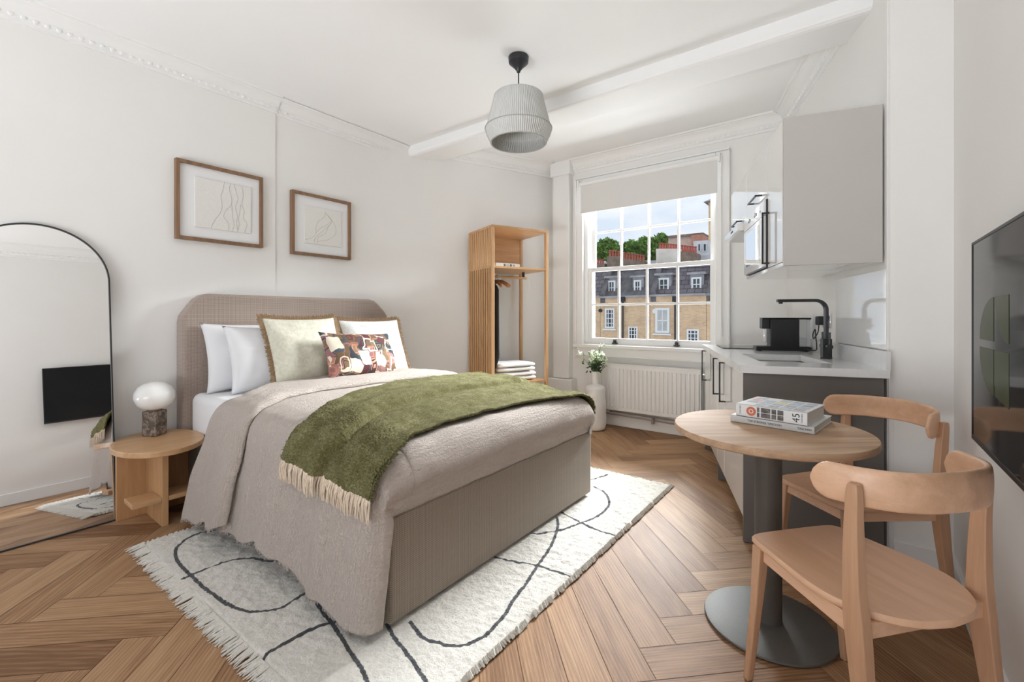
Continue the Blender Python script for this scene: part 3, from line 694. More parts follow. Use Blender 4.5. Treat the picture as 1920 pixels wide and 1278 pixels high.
# pillows and cushions: faces turned to +x, leaning back on the headboard
def pillow(name, label, cat_, m, W, H, T, loc, lean, yaw=0, roll=0, group=None, puff=2.2, sag=.0, seed=0, res=34):
    t = thing(name, label, cat_, loc, yaw, group)
    t.rotation_euler = Matrix.Rotation(yaw, 4, 'Z').to_3x3() .__matmul__(Matrix.Rotation(-lean, 3, 'Y')).__matmul__(Matrix.Rotation(roll, 3, 'X')).to_euler()
    def f(side):
        def g(u, v):
            a, b = 2*u-1, 2*v-1
            e = (1-abs(a)**puff)*(1-abs(b)**puff); th = T/2*max(e, 0)**.55
            cor = abs(a)**6*abs(b)**6
            yy = a*W/2*(1-.055*(1-b*b)**1.0*abs(a)**3)*(1+.02*cor); zz = b*H/2*(1-.06*(1-a*a)*abs(b)**3)*(1+.03*cor)
            th += (noise.noise(Vector((a*2.4+seed, b*2.4, seed)))*.016+noise.noise(Vector((a*6+seed, b*7, seed+9)))*.005)*max(e, 0)**.5
            return Vector((side*th + sag*(b*b), yy, zz+H/2))
        return g
    mb = MB().grid(res, res, f(1)); mb.grid(res, res, f(-1)); bmesh.ops.remove_doubles(mb.b, verts=mb.b.verts, dist=.0008)
    o = obj('pillow_cover' if 'pillow' in name else 'cushion_cover', mb, m, t, smooth=180)
    return t, o, f(1)
ZM = .672
pillow('pillow', 'white pillow at the back against the headboard, leftmost of the two', 'pillow', 'white_cotton', .70, .45, .17, (-3.26, 1.475, ZM), math.radians(14), 0, .0, 'white pillows at the head of the bed', seed=2)
pillow('pillow', 'white pillow in front of the other white one, just left of the fringed cushion', 'pillow', 'white_cotton', .70, .44, .17, (-3.10, 1.555, ZM), math.radians(18), 0, .0, 'white pillows at the head of the bed', seed=5)
def fringe(t, o, f, W, H, m='fringe', top_only=False):
    fr = MB(); n = 150
    pts = [(-1+2*i/n, 1) for i in range(n)] + [(1, 1-2*i/n) for i in range(n)] + [(-1, 1-2*i/n) for i in range(n)] + [(-1+2*i/n, -1) for i in range(n)]
    for a, b in pts:
        p = f((a+1)/2, (b+1)/2); d = Vector((0, a if abs(a) > .999 else a*.12, b if abs(b) > .999 else b*.12)).normalized()
        for k in range(2):
            j = Vector((random.uniform(-.006, .006), random.uniform(-.008, .008), random.uniform(-.008, .008)))
            fr.tube([p-d*.006+j*.3, p+d*(.010)+j*.6, p+d*(.022+random.random()*.006)+j], [.0045, .004, .002], 4)
    q = obj('fringe', fr, m, o); prop(q, 'brown jute fringe', kind='stuff')
t, o, f = pillow('cushion', 'cream square cushion with brown fringe, the left one of the fringed pair', 'cushion', 'cushion', .545, .50, .17, (-2.99, 1.69, ZM+.01), math.radians(22), math.radians(3), 0, 'fringed square cushions', seed=11)
fringe(t, o, f, .5, .5)
t, o, f = pillow('cushion', 'white square cushion with brown fringe on the right, behind the patterned cushion', 'cushion', 'cushionw', .55, .48, .16, (-3.0, 2.255, ZM+.01), math.radians(22), math.radians(-3), 0, 'fringed square cushions', seed=14)
fringe(t, o, f, .5, .5)
t, o, f = pillow('lumbar_cushion', 'rectangular cushion with abstract brown, pink and charcoal pattern in front of the fringed pair', 'cushion', 'abstract', .60, .345, .15, (-2.81, 1.985, ZM+.05), math.radians(26), math.radians(2), math.radians(-3), seed=21)

# ================================================================ rug
LINES = [
[(-2.71,.98),(-2.74,.89),(-2.68,.8),(-2.59,.76),(-2.46,.74),(-2.3,.74),(-2.15,.74),(-1.99,.75),(-1.89,.77),(-1.83,.8),(-1.79,.86),(-1.79,.92),(-1.8,.97),(-1.84,1.2)],
[(-1.81,1.05),(-1.73,.98),(-1.62,.95),(-1.55,.94),(-1.42,.91),(-1.29,.88),(-1.2,.85),(-1.1,.78)],
[(-2.32,.7),(-2.33,.75),(-2.33,.83),(-2.31,.91),(-2.25,.97),(-2.17,1.0),(-2.1,1.1)],
[(-1.58,.69),(-1.58,.72),(-1.58,.81),(-1.57,.89),(-1.54,.96),(-1.52,1.1)],
[(-1.38,1.06),(-1.3,1.03),(-1.22,1.01),(-1.14,.99),(-1.05,.96),(-.99,.93)],
[(-1.32,1.12),(-1.26,1.1),(-1.21,1.09),(-1.14,1.11),(-1.08,1.15),(-1.05,1.22),(-1.05,1.29),(-1.06,1.36),(-1.09,1.46),(-1.11,1.57),(-1.15,1.72),(-1.19,1.89),(-1.25,2.05),(-1.29,2.13),(-1.34,2.2)],
[(-1.35,1.66),(-1.29,1.67),(-1.24,1.69),(-1.15,1.72),(-1.04,1.73),(-.97,1.74)],
[(-1.34,1.95),(-1.29,2.01),(-1.23,2.1),(-1.2,2.21),(-1.16,2.35),(-1.17,2.51),(-1.22,2.62),(-1.29,2.7),(-1.38,2.74)],
[(-1.35,2.27),(-1.29,2.25),(-1.19,2.22),(-1.09,2.2),(-.99,2.2)],
[(-1.5,2.72),(-1.45,2.87),(-1.41,3.01)]]
segs = []
for L_ in LINES:
    q = cat(L_, 4); segs += list(zip(q, q[1:]))
RX = (-2.86, -.975); RYY = (.69, 3.10)
def linef(x, y):
    best = 1
    for a, b in segs:
        if abs(a[0]-x) > .09 or abs(a[1]-y) > .09: continue
        dx, dy = b[0]-a[0], b[1]-a[1]; L2 = dx*dx+dy*dy+1e-9; s_ = max(0, min(1, ((x-a[0])*dx+(y-a[1])*dy)/L2))
        best = min(best, math.hypot(x-a[0]-s_*dx, y-a[1]-s_*dy))
    return best
t = thing('rug', 'shaggy cream wool rug with loose charcoal lines and fringed end under the bed', 'rug', (-1.92, 1.9, 0))
nu, nv = 230, 290; bmr = bmesh.new(); la = bmr.verts.layers.float.new('line'); g = []
for i in range(nu):
    row = []
    for j in range(nv):
        x = RX[0]+(RX[1]-RX[0])*i/(nu-1); y = RYY[0]+(RYY[1]-RYY[0])*j/(nv-1)
        e = min(x-RX[0], RX[1]-x, y-RYY[0], RYY[1]-y); wob = .012*noise.noise(Vector((x*12, y*12, 0)))*sstep(.05, 0, e)
        d_ = linef(x, y)
        z = .020+.005*noise.noise(Vector((x*28, y*28, 2)))+.005*noise.noise(Vector((x*75, y*75, 5)))+.003*noise.noise(Vector((x*7, y*7, 8)))
        z *= sstep(-.008, .022, e); 
        v = bmr.verts.new((x+wob-t.location.x, y+wob-t.location.y, max(z, .001))); 
        v[la] = max(0, min(1, 1-(d_-.002)/.011)) if d_ < .05 else 0
        row.append(v)
    g.append(row)
for i in range(nu-1):
    for j in range(nv-1): bmr.faces.new((g[i][j], g[i+1][j], g[i+1][j+1], g[i][j+1]))
me = D.meshes.new('rug_pile'); bmr.to_mesh(me); bmr.free(); me.materials.append(M['rug']); me.polygons.foreach_set('use_smooth', [True]*len(me.polygons))
ro = D.objects.new('rug_pile', me); C.objects.link(ro); ro.parent = t
fr = MB()
for i in range(620):
    x = RX[0]+(RX[1]-RX[0])*random.random(); L_ = random.uniform(.03, .06); a = random.uniform(-.016, .016)
    fr.tube([(x, RYY[0]+.012, .016), (x+a*.4, RYY[0]-L_*.5, .010), (x+a, RYY[0]-L_, .004)], [.0042, .0034, .0015], 5)
    if i % 3 == 0: fr.tube([(x, RYY[1]-.012, .016), (x+a, RYY[1]+L_*.5, .005)], [.005, .002], 5)
for i in range(500):
    y = random.uniform(*RYY); s_ = random.choice((-1, 1)); x = RX[1] if s_ > 0 else RX[0]; a = random.uniform(-.01, .01)
    fr.tube([(x-s_*.012, y, .018), (x+s_*random.uniform(.002, .008), y+a, .006)], [.007, .004], 4)
q = obj('fringe', fr.off(t), 'rug', t); q['kind'] = 'stuff'

# ================================================================ nightstand and lamp
TX, TY, TZ = -3.222, .864, .44
t = thing('nightstand', 'oak bedside table with oval top on crossing plank legs', 'nightstand', (TX, TY, 0))
mb = MB(); mb.lathe([(.99, TZ-.030), (1, TZ-.027), (1, TZ-.003), (.99, TZ)], n=72, sx=.297, sy=.214)
for v in mb.b.verts:
    a = math.radians(-7); x, y = v.co.x, v.co.y; v.co.x, v.co.y = x*math.cos(a)-y*math.sin(a), x*math.sin(a)+y*math.cos(a)
o = obj('table_top', mb, 'oaky', t, smooth=35)
obj('leg_panel', MB().box(-.118, -.092, -.170, .175, 0, TZ-.031), 'oak', t, bevel=.002, smooth=0)
obj('leg_panel', MB().box(-.091, .190, -.036, -.006, 0, TZ-.031), 'oak', t, bevel=.002, smooth=0)
obj('shelf', MB().box(.035, .188, -.165, -.037, .135, .160), 'oaky', t, bevel=.002, smooth=0)
obj('shelf', MB().box(.035, .188, -.005, .155, .135, .160), 'oaky', t, bevel=.002, smooth=0)

LX, LY = -3.375, .885
t = thing('table_lamp', 'globe lamp with white opal shade on a brown marble block, on the oak bedside table', 'lamp', (LX, LY, TZ))
mb = MB(); rb = .046
mb.prism([(-rb, -rb*.9), (rb*.9, -rb), (rb, rb*.9), (-rb*.9, rb)], .001, .15)
for v in mb.b.verts:
    a = math.radians(37); x, y = v.co.x, v.co.y; v.co.x, v.co.y = x*math.cos(a)-y*math.sin(a), x*math.sin(a)+y*math.cos(a)
obj('marble_base', mb, 'marble', t, bevel=.006, smooth=0)
obj('collar', MB().lathe([(.036, .148), (.036, .163)], n=32), 'walnut', t)
obj('globe_shade', MB().lathe([(.005, .155), (.036, .157), (.068, .168), (.091, .192), (.103, .228), (.100, .260), (.083, .291), (.055, .312), (.022, .321), (.002, .322)], n=48), 'globe', t, smooth=80)
obj('power_cord', MB().tube([(-.045, .03, .01), (-.09, .05, .006), (-.13, .06, .012), (-.17, .08, .02)], .003, 6), 'petal', t)

# ================================================================ open wardrobe
wa = math.radians(67.5)
t = thing('open_wardrobe', 'open oak wardrobe frame with slatted side, shelves and hanging rail by the pilaster', 'wardrobe', (-3.185, 3.475, 0), wa)
WW, WD, WH, PT = .645, .52, 2.02, .03
for (x, y) in ((0, -WD), (WW-PT, -WD), (0, -PT), (WW-PT, -PT)):
    obj('post', MB().box(x, x+PT, y, y+PT, 0, WH-.022), 'oak', t, smooth=0, bevel=.002)
obj('top_panel', MB().box(0, WW, -WD, 0, WH-.022, WH), 'oakx', t, smooth=0, bevel=.002)
obj('upper_shelf', MB().box(.0, WW-.004, -WD+.004, -.004, 1.615, 1.635), 'oakx', t, smooth=0, bevel=.002)
obj('lower_shelf', MB().box(.0, WW-.004, -WD+.004, -.004, .495, .515), 'oakx', t, smooth=0, bevel=.002)
obj('back_panel', MB().box(PT, WW-PT, -.022, -.010, 1.635, WH-.022), 'oakx', t, smooth=0)
obj('side_panel', MB().box(.024, .029, -WD+PT, -PT, .11, 1.584), 'gap_shade', t, smooth=0)  # added dark sheet behind the slats, paints the shade in their gaps
for i in range(9):
    y = -WD+PT+.018+i*(WD-2*PT-.02)/9
    obj('slat', MB().box(-.002, .009, y, y+.022, .10, WH-.022), 'oak', t, smooth=0, bevel=.001)
obj('side_rail', MB().box(.02, .03, -WD+PT, -PT, .08, .11), 'oaky', t, smooth=0)
obj('side_rail', MB().box(.02, .03, -WD+PT, -PT, 1.585, 1.614), 'oaky', t, smooth=0)
rl = obj('hanging_rail', MB().tube([(.0, -.26, 1.555), (.545, -.26, 1.555)], .013, 12), 'oakx', t)
obj('rail_bracket', MB().box(.50, .52, -.27, -.25, 1.555, 1.615), 'black_metal', rl, smooth=0)
WM = Matrix.Translation((-3.185, 3.475, 0)) @ Matrix.Rotation(wa, 4, 'Z')
def wloc(x, y, z): return tuple(WM @ Vector((x, y, z)))
def hanger():
    t = thing('coat_hanger', 'wooden coat hanger on the wardrobe rail, closest to the middle of the wardrobe', 'hanger', wloc(.225, -.26, 1.555), wa, 'wooden coat hangers on the rail')
    pts = cat([(0, -.20, -.105), (0, -.13, -.072), (0, -.04, -.045), (0, 0, -.042), (0, .04, -.045), (0, .13, -.072), (0, .20, -.105)], 4)
    obj('shoulder_bar', MB().tube(pts, [.010+.008*abs(i/(len(pts)-1)*2-1) for i in range(len(pts))], 10, flat=(1, .6)), 'hangerwood', t)
    hk = [(0, 0, -.045), (0, 0, -.01)] + [(0, -.02+.02*math.cos(a), .0+.022*math.sin(a)) for a in [PI*k/8 for k in range(0, 11)]]
    obj('hook', MB().tube(hk, .0025, 6), 'chrome', t)
    return t
h0 = hanger()
for i, (x, lb, rz) in enumerate(((.185, 'wooden coat hanger on the wardrobe rail, second from the middle', .12), (.15, 'wooden coat hanger on the wardrobe rail, next to the black garment cover', -.08))):
    c = copy_tree(h0); c.location = wloc(x, -.26, 1.555); c.rotation_euler = (0, 0, wa+rz); c['label'] = lb
# long black cover
t = thing('garment_cover', 'long black cloth garment cover hanging at the slatted end of the wardrobe rail', 'garment cover', wloc(.098, -.26, .58), wa)
secs = []
for k in range(25):
    s_ = k/24; z = .02+.93*s_; w_ = .21*(.55+.45*sstep(0, .2, s_))*(1-.75*sstep(.88, 1, s_)); th = .040+.022*math.exp(-((s_-.16)/.1)**2)-.02*sstep(.85, 1, s_)
    secs.append([(th*.9*math.cos(a)+.004*math.sin(9*a+4*s_), w_*math.sin(a), z) for a in [2*PI*i/28 for i in range(28)]])
obj('cover_cloth', MB().sweep(secs), 'black_fabric', t, smooth=70)
obj('hook', MB().tube([(0, 0, .93), (0, 0, .955)]+[(0, -.02+.02*math.cos(a), .975+.022*math.sin(a)) for a in [PI*k/8 for k in range(0, 11)]], .003, 6), 'chrome', t)
# towels
def towel(z, lab, dx=0):
    t = thing('folded_towel', lab, 'towel', wloc(.35+dx, -.27, z), wa, 'white towels on the lower wardrobe shelf')
    L_, B_, H_ = .42, .34, .084
    for j in range(2):
        secs = []
        for k in range(17):
            x = -L_/2+L_*k/16; e = sstep(0, .03, min(x+L_/2, L_/2-x)+.004)
            rr = H_/4*(.75+.25*e); zc = H_/4+j*H_/2+.002
            secs.append([(x, (B_/2-.02*(1-e))*(abs(math.cos(a))**.35*(1 if math.cos(a) > 0 else -1)), zc+rr*(abs(math.sin(a))**.8*(1 if math.sin(a) > 0 else -1))+.003*noise.noise(Vector((x*12, a, j+z)))) for a in [2*PI*i/24 for i in range(24)]])
        obj('towel_layer', MB().sweep(secs), 'towel', t, smooth=75)
    return t
towel(.516, 'white folded towel lying on the lower wardrobe shelf, bottom of the two')
towel(.606, 'white folded towel on top of the other towel in the wardrobe', -.012)

# ================================================================ books
def book(name, label, loc, rz, L_, B_, H_, cover='paper', group=None, pages='paper'):
    t = thing(name, label, 'book', loc, rz, group)
    obj('cover', MB().box(-L_/2, L_/2, -B_/2, B_/2, 0, .0025).box(-L_/2, L_/2, -B_/2, B_/2, H_-.0025, H_).box(-L_/2, L_/2, -B_/2, -B_/2+.003, 0, H_), cover, t, smooth=0, bevel=.0008)
    obj('pages', MB().box(-L_/2+.003, L_/2-.003, -B_/2+.003, B_/2-.004, .0025, H_-.0025), pages, t, smooth=0)
    return t
M['cover_white'] = plain('white_book_cover', (.70, .70, .69), .35, .01, 20)
M['pagegrey'] = plain('page_edges', (.62, .60, .56), .9, .05, 200)
M['orange_print'] = plain('orange_print', (.55, .12, .04), .4, .1, 40)
M['photo_print'] = plain('dark_photo_print', (.10, .085, .075), .4, .7, 60)
M['blue_print'] = plain('pale_blue_print', (.38, .45, .52), .4, .3, 70)
M['pink_print'] = plain('pink_print', (.66, .30, .33), .4, .3, 70)
M['grey_print'] = plain('grey_print', (.36, .37, .40), .4, .4, 70)
M['yellow_print'] = plain('yellow_print', (.62, .55, .30), .4, .3, 70)
tb = (.74, .771)
t = book('book', 'wide thin white book lying flat on the round table, under the thick one', (-.228, 2.075, .741), math.radians(-9), .285, .27, .026, 'cover_white', 'books on the round table', 'pagegrey')
b_ = -.135-.0004
text_mesh('spine_lettering', 'THE STRONG TASCHEN', .011, 'dark_marks', t, (-.02, b_, .013), (PI/2, 0, 0))
text_mesh('spine_lettering', 'TASCHEN', .010, 'dark_marks', t, (.112, b_, .013), (PI/2, 0, 0))
t = book('book', 'thick white book with 45 on its spine, on top of the round table stack', (-.228, 2.052, .768), math.radians(-11), .245, .225, .047, 'cover_white', 'books on the round table', 'pagegrey')
b_ = -.1125; y_ = b_-.0006
o = obj('spine_print', MB().lathe([(.0175, 0), (.0175, .0006)], n=32), 'orange_print', t); o.rotation_euler = (PI/2, 0, 0); o.location = (-.066, b_, .0235)
o = obj('spine_print', MB().lathe([(.0085, 0), (.0085, .0012)], n=24), 'cover_white', t); o.rotation_euler = (PI/2, 0, 0); o.location = (-.066, b_, .0235)
o = obj('spine_print', MB().lathe([(.0055, 0), (.0055, .0018)], n=24), 'orange_print', t); o.rotation_euler = (PI/2, 0, 0); o.location = (-.066, b_, .0235)
for x0, x1 in ((-.045, -.036), (-.031, .002), (.006, .022), (.026, .046)):
    obj('spine_print', MB().box(x0, x1, y_, b_+.001, .005, .022).box(x0, x1, y_, b_+.001, .024, .042), 'photo_print', t, smooth=0)
text_mesh('spine_number', '45', .034, 'dark_marks', t, (.088, b_, .0235), (PI/2, -PI/2, 0), .0005)
text_mesh('spine_lettering', 'TASCHEN', .0075, 'dark_marks', t, (.106, b_, .0235), (PI/2, -PI/2, 0), .0004)
text_mesh('spine_lettering', 'TASCHEN', .0075, 'dark_marks', t, (-.106, b_, .0235), (PI/2, -PI/2, 0), .0004)
tiles = ['grey_print', 'blue_print', 'yellow_print', 'blue_print', 'pink_print', 'grey_print']
for i in range(5):
    for j in range(4):
        x = -.105+i*.044; y = -.095+j*.050
        if (i, j) in ((0, 0), (1, 3)): continue
        obj('cover_print', MB().box(x, x+.036, y, y+.038, .0468, .0476), tiles[(i*3+j*5+i*j) % 6], t, smooth=0)
p = wloc(.22, -.34, 1.636)
t = book('book', 'white book lying on the upper shelf of the open wardrobe', p, wa, .27, .21, .038, 'cover_white', None, 'pagegrey')
for x0, x1, m_ in ((-.05, -.03, 'photo_print'), (-.02, .01, 'blue_print'), (.02, .04, 'photo_print'), (.05, .075, 'grey_print')):
    obj('spine_print', MB().box(x0, x1, -.1057, -.104, .008, .030), m_, t, smooth=0)

# ================================================================ vase and flowers
VX, VY = -2.105, 4.205
t = thing('floor_vase', 'tall white glazed ceramic bottle vase on the floor by the radiator', 'vase', (VX, VY, 0))
pr = [(.075, 0), (.108, .01), (.122, .04), (.127, .10), (.126, .20), (.127, .25), (.121, .31), (.117, .36), (.118, .41), (.108, .435), (.085, .452), (.052, .462), (.044, .475), (.041, .52), (.043, .58), (.046, .592), (.040, .592), (.036, .56), (.034, .48), (.02, .46)]
obj('vase_body', MB().lathe([(r*.88, z) for r, z in cat(pr, 3)], n=56, cap=True), 'ceramic', t, smooth=60)
t = thing('flower_bouquet', 'small bouquet of white blossoms and green leaves standing in the floor vase', 'flowers', (VX, VY, .50))
ends = []
for i in range(22):
    a = random.uniform(0, 2*PI); r = random.uniform(.01, .11); h = random.uniform(.19, .30)-r*.3
    if i == 0: a, r, h = .3, .06, .36
    if i == 1: a, r, h = PI+.4, .15, .27
    ends.append((r*math.cos(a), r*math.sin(a), h))
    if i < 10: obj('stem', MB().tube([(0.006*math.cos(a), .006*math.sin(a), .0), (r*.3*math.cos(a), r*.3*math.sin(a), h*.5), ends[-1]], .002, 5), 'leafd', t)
lf, ld = MB(), MB()
def leafquad(mb, c, L_, w_, rnd):
    d = Vector((rnd.uniform(-1, 1), rnd.uniform(-1, 1), rnd.uniform(-.3, 1))).normalized(); s_ = d.cross(Vector((rnd.uniform(-1, 1), rnd.uniform(-1, 1), rnd.uniform(-1, 1)))).normalized(); n = d.cross(s_)
    c = Vector(c); v = [mb.b.verts.new(p) for p in (c, c+d*L_*.45+s_*w_/2+n*w_*.15, c+d*L_, c+d*L_*.45-s_*w_/2+n*w_*.15)]
    mb.b.faces.new((v[0], v[1], v[2])); mb.b.faces.new((v[0], v[2], v[3]))
for e in ends:
    for k in range(10):
        c = Vector(e)*random.uniform(.55, 1.02)+Vector((random.gauss(0, .02), random.gauss(0, .02), random.gauss(0, .02)))
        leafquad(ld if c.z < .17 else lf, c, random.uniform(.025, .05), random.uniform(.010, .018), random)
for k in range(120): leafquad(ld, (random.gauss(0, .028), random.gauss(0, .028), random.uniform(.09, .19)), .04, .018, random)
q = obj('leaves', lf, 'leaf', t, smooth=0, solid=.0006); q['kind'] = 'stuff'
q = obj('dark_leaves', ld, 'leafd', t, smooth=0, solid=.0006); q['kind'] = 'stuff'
for e in ends:
    mb = MB()
    for k in range(9):
        c = Vector(e)+Vector((random.gauss(0, .014), random.gauss(0, .014), random.gauss(0, .016))); mb.ico(c, random.uniform(.005, .010), 1, .3, (1, 1, .7))
    obj('blossom', mb, 'petal', t, smooth=60)

# ================================================================ KITCHEN (own axes: x into the wall, y along it away from the viewer)
KA, KO = math.radians(20), (-.447, 2.565)
KM = Matrix.Translation((*KO, 0)) @ Matrix.Rotation(KA, 4, 'Z')
def kloc(x, y, z=0): return tuple(KM @ Vector((x, y, z)))
def kthing(name, label, cat_, x, y, z=0, group=None): return thing(name, label, cat_, kloc(x, y, z), KA, group)
def handle_v(parent, x, y, z0, z1, hz=False, L_=.0):
    if hz: pts = [(x, y, z0), (x-.034, y, z0), (x-.034, y+L_, z0), (x, y+L_, z0)]
    else: pts = [(x, y, z0), (x-.034, y, z0), (x-.034, y, z1), (x, y, z1)]
    mb = MB()
    for a, b in zip(pts, pts[1:]):
        lo = [min(p, q)-.0045 for p, q in zip(a, b)]; hi = [max(p, q)+.0045 for p, q in zip(a, b)]; mb.box(lo[0], hi[0], lo[1], hi[1], lo[2], hi[2])
    return obj('handle', mb, 'black_metal', parent, smooth=0)
def base_unit(y0, y1, hy, label, end=False, far=False):
    t = kthing('base_cabinet', label, 'cabinet', 0, y0, 0, 'kitchen base cabinets'); L_ = y1-y0
    obj('carcass', MB().box(.022, .57, .02 if end else .002, L_-.002, .13, .868), 'gloss_white', t, smooth=0)
    d = obj('door', MB().box(0, .020, .019 if end else .0015, L_-.0015, .128, .868), 'gloss_white', t, smooth=0, bevel=.0015)
    handle_v(d, 0, hy-y0, .615, .862)
    obj('plinth', MB().box(.055, .07, .02 if end else 0, L_, .003, .13), 'plinth', t, smooth=0)
    if end: obj('end_panel', MB().prism([(0, 0), (.585, -.040), (.585, -.022), (0, .018)], .004, .868), 'dark_panel', t, smooth=0)
    if far: obj('side_panel', MB().box(0, .4, L_-.02, L_, .003, .128), 'dark_panel', t, smooth=0)
    return t
base_unit(0, .63, .585, 'white glossy base cabinet with a dark grey-brown end panel facing the dining table', end=True)
t = base_unit(.632, .94, .885, 'narrow white glossy base cabinet, middle one under the worktop', far=True)
base_unit(.942, 1.70, 1.60, 'white glossy base cabinet at the radiator end of the worktop', far=True)
t = kthing('worktop', 'white quartz kitchen worktop with upstand, sink cut-out beside the coffee machine', 'worktop', 0, 0, .87)
SX0, SX1, SY0, SY1 = .12, .46, .20, .74
pieces = MB()
ol = [(-.02, -.022), (.60, -.062), (.602, SY0), (-.02, SY0)]; pieces.prism(ol, .001, .040)
pieces.box(-.02, SX0, SY0, SY1, .001, .040); pieces.prism([(SX1, SY0), (.602, SY0), (.618, SY1), (SX1, SY1)], .001, .040)
pieces.prism([(-.02, SY1), (.618, SY1), (.652, 1.80), (.3, 1.77), (-.02, 1.715)], .001, .040)
obj('worktop_slab', pieces, 'quartz', t, smooth=0, bevel=0)
obj('upstand', MB().prism([(.585, -.060), (.602, -.062), (.655, 1.81), (.638, 1.81)], .040, .125), 'quartz', t, smooth=0)
t = kthing('sink', 'stainless steel undermounted sink in the white worktop', 'sink', SX0, SY0, .70)
w_, l_ = SX1-SX0, SY1-SY0
mb = MB(); mb.box(0, w_, 0, l_, 0, .006).box(0, .006, 0, l_, 0, .17).box(w_-.006, w_, 0, l_, 0, .17).box(0, w_, 0, .006, 0, .17).box(0, w_, l_-.006, l_, 0, .17)
mb.box(-.012, .006, -.012, l_+.012, .165, .170).box(w_-.006, w_+.012, -.012, l_+.012, .165, .17).box(0, w_, -.012, .006, .165, .17).box(0, w_, l_-.006, l_+.012, .165, .17)
obj('basin', mb, 'steel', t, smooth=0); obj('drain', MB().lathe([(.035, .006), (.035, .010), (.01, .008)], c=(w_/2, l_/2, 0), n=24), 'chrome', t)
# tap
t = kthing('kitchen_tap', 'matt black right-angled kitchen tap with two lever handles beside the sink', 'tap', .525, .50, .911)
mb = MB().lathe([(.030, 0), (.030, .006), (.026, .010), (.026, .012)], n=28); mb.box(-.023, .023, -.023, .023, .01, .115)
obj('tap_body', mb, 'black_metal', t, bevel=.003, smooth=30)
sp = [(0, .0, .11), (0, 0, .285)] + [(-.055+.055*math.cos(a), 0, .285+.055*math.sin(a)) for a in [PI/2*k/8 for k in range(1, 9)]] + [(-.255, 0, .34)]
secs = []
for i, p in enumerate(sp):
    a = Vector(sp[max(0, i-1)]); b = Vector(sp[min(len(sp)-1, i+1)]); d = (b-a).normalized(); n = Vector((d.z, 0, -d.x)); y = Vector((0, 1, 0)); P = Vector(p)
    secs.append([P+n*.008+y*.019, P+n*.008-y*.019, P-n*.008-y*.019, P-n*.008+y*.019])
obj('spout', MB().sweep(secs), 'black_metal', t, smooth=35, bevel=.002)
obj('aerator', MB().lathe([(.011, .322), (.011, .334)], c=(-.235, 0, 0), n=16), 'black_plastic', t)
for s_ in (-1, 1):
    h_ = obj('lever', MB().tube([(0, s_*.020, .072), (0, s_*.062, .072)], .016, 16).tube([(0, s_*.052, .075), (.0, s_*.052, .155)], .0065, 10), 'black_metal', t, smooth=35)
# hob
t = kthing('hob', 'flat black glass hob at the window end of the worktop', 'hob', .33, 1.36, .911)
obj('glass_plate', MB().box(-.25, .22, -.14, .22, 0, .005), 'dark_glass', t, smooth=0, bevel=.001)
obj('rim', MB().box(-.255, -.25, -.14, .22, 0, .006), 'black_metal', t, smooth=0)
# coffee machine
t = kthing('coffee_machine', 'black capsule coffee machine with clear water tank on the worktop', 'coffee machine', .44, 1.08, .911)
obj('body', MB().box(-.085, .095, -.055, .055, .018, .228), 'black_plastic', t, bevel=.006, smooth=30)
obj('brew_head', MB().box(-.135, .10, -.05, .05, .228, .236).box(-.135, -.085, -.042, .042, .158, .230), 'black_plastic', t, bevel=.004, smooth=30)
obj('drip_tray', MB().box(-.175, .165, -.055, .055, .004, .034), 'black_plastic', t, bevel=.004, smooth=30)
obj('foot', MB().box(-.16, -.14, -.05, .05, 0, .004), 'black_plastic', t, smooth=0); obj('foot', MB().box(.13, .15, -.05, .05, 0, .004), 'black_plastic', t, smooth=0)
obj('water_tank', MB().box(.098, .165, -.048, .048, .036, .224), 'tank', t, bevel=.006, smooth=30)
obj('tank_lid', MB().box(.096, .168, -.050, .050, .224, .236), 'black_plastic', t, bevel=.003, smooth=30)
obj('spout', MB().box(-.118, -.098, -.012, .012, .06, .16), 'chrome', t, bevel=.003, smooth=30)
# socket on the kitchen wall, with plug and cable
kdn = kd.normalized(); kin = Vector((-kdn.y, kdn.x))   # pointing into the room
ska = math.atan2(kdn.y, kdn.x)
base_p = Vector(KN)+kd*(.455); sp_ = base_p+kin*.001
t = thing('wall_socket', 'chrome double-pole wall socket on the splashback above the worktop', 'socket', (sp_.x, sp_.y, 1.128), ska)
obj('face_plate', MB().box(-.075, .075, 0, .008, -.045, .045), 'chrome', t, bevel=.003, smooth=30)
obj('switch', MB().box(-.035, -.020, .008, .013, .012, .032), 'black_plastic', t, smooth=0)
obj('socket_insert', MB().box(-.055, -.01, .008, .0095, -.035, .008), 'trimw', t, smooth=0)
pp = base_p+kin*.012+kdn*.035
t = thing('power_plug', 'black plug in the chrome socket with its looped cable behind the coffee machine', 'plug', (pp.x, pp.y, 1.13), ska)
obj('plug_body', MB().box(-.025, .025, 0, .040, -.030, .028), 'black_plastic', t, bevel=.006, smooth=30)
e_ = Matrix.Translation((pp.x, pp.y, 1.13)) @ Matrix.Rotation(ska, 4, 'Z'); e_.invert()
end = e_ @ Vector(kloc(.57, 1.02, .93))
c = cat([(0, .025, -.03), (-.03, .04, -.08), (.02, .05, -.12), (.05, .045, -.09), (.02, .04, -.06), (-.01, .045, -.11), (-.045, .05, -.16), (-.02, .05, -.195), tuple(end)], 6)
obj('cable', MB().tube(c, .0035, 8), 'black_plastic', t, smooth=60)
# glass splashback
q0, q1 = Vector(KN)+kd*.005+kin*.002, Vector(KN)+kd*.36+kin*.002
q2 = kin*.006
t = MB().prism([tuple(q0), tuple(q1), tuple(q1+q2), tuple(q0+q2)], 1.0, 1.38)
prop(obj('splashback', t, 'gloss_white', smooth=0), 'glossy white glass splashback on the wall behind the sink and tap', 'splashback')
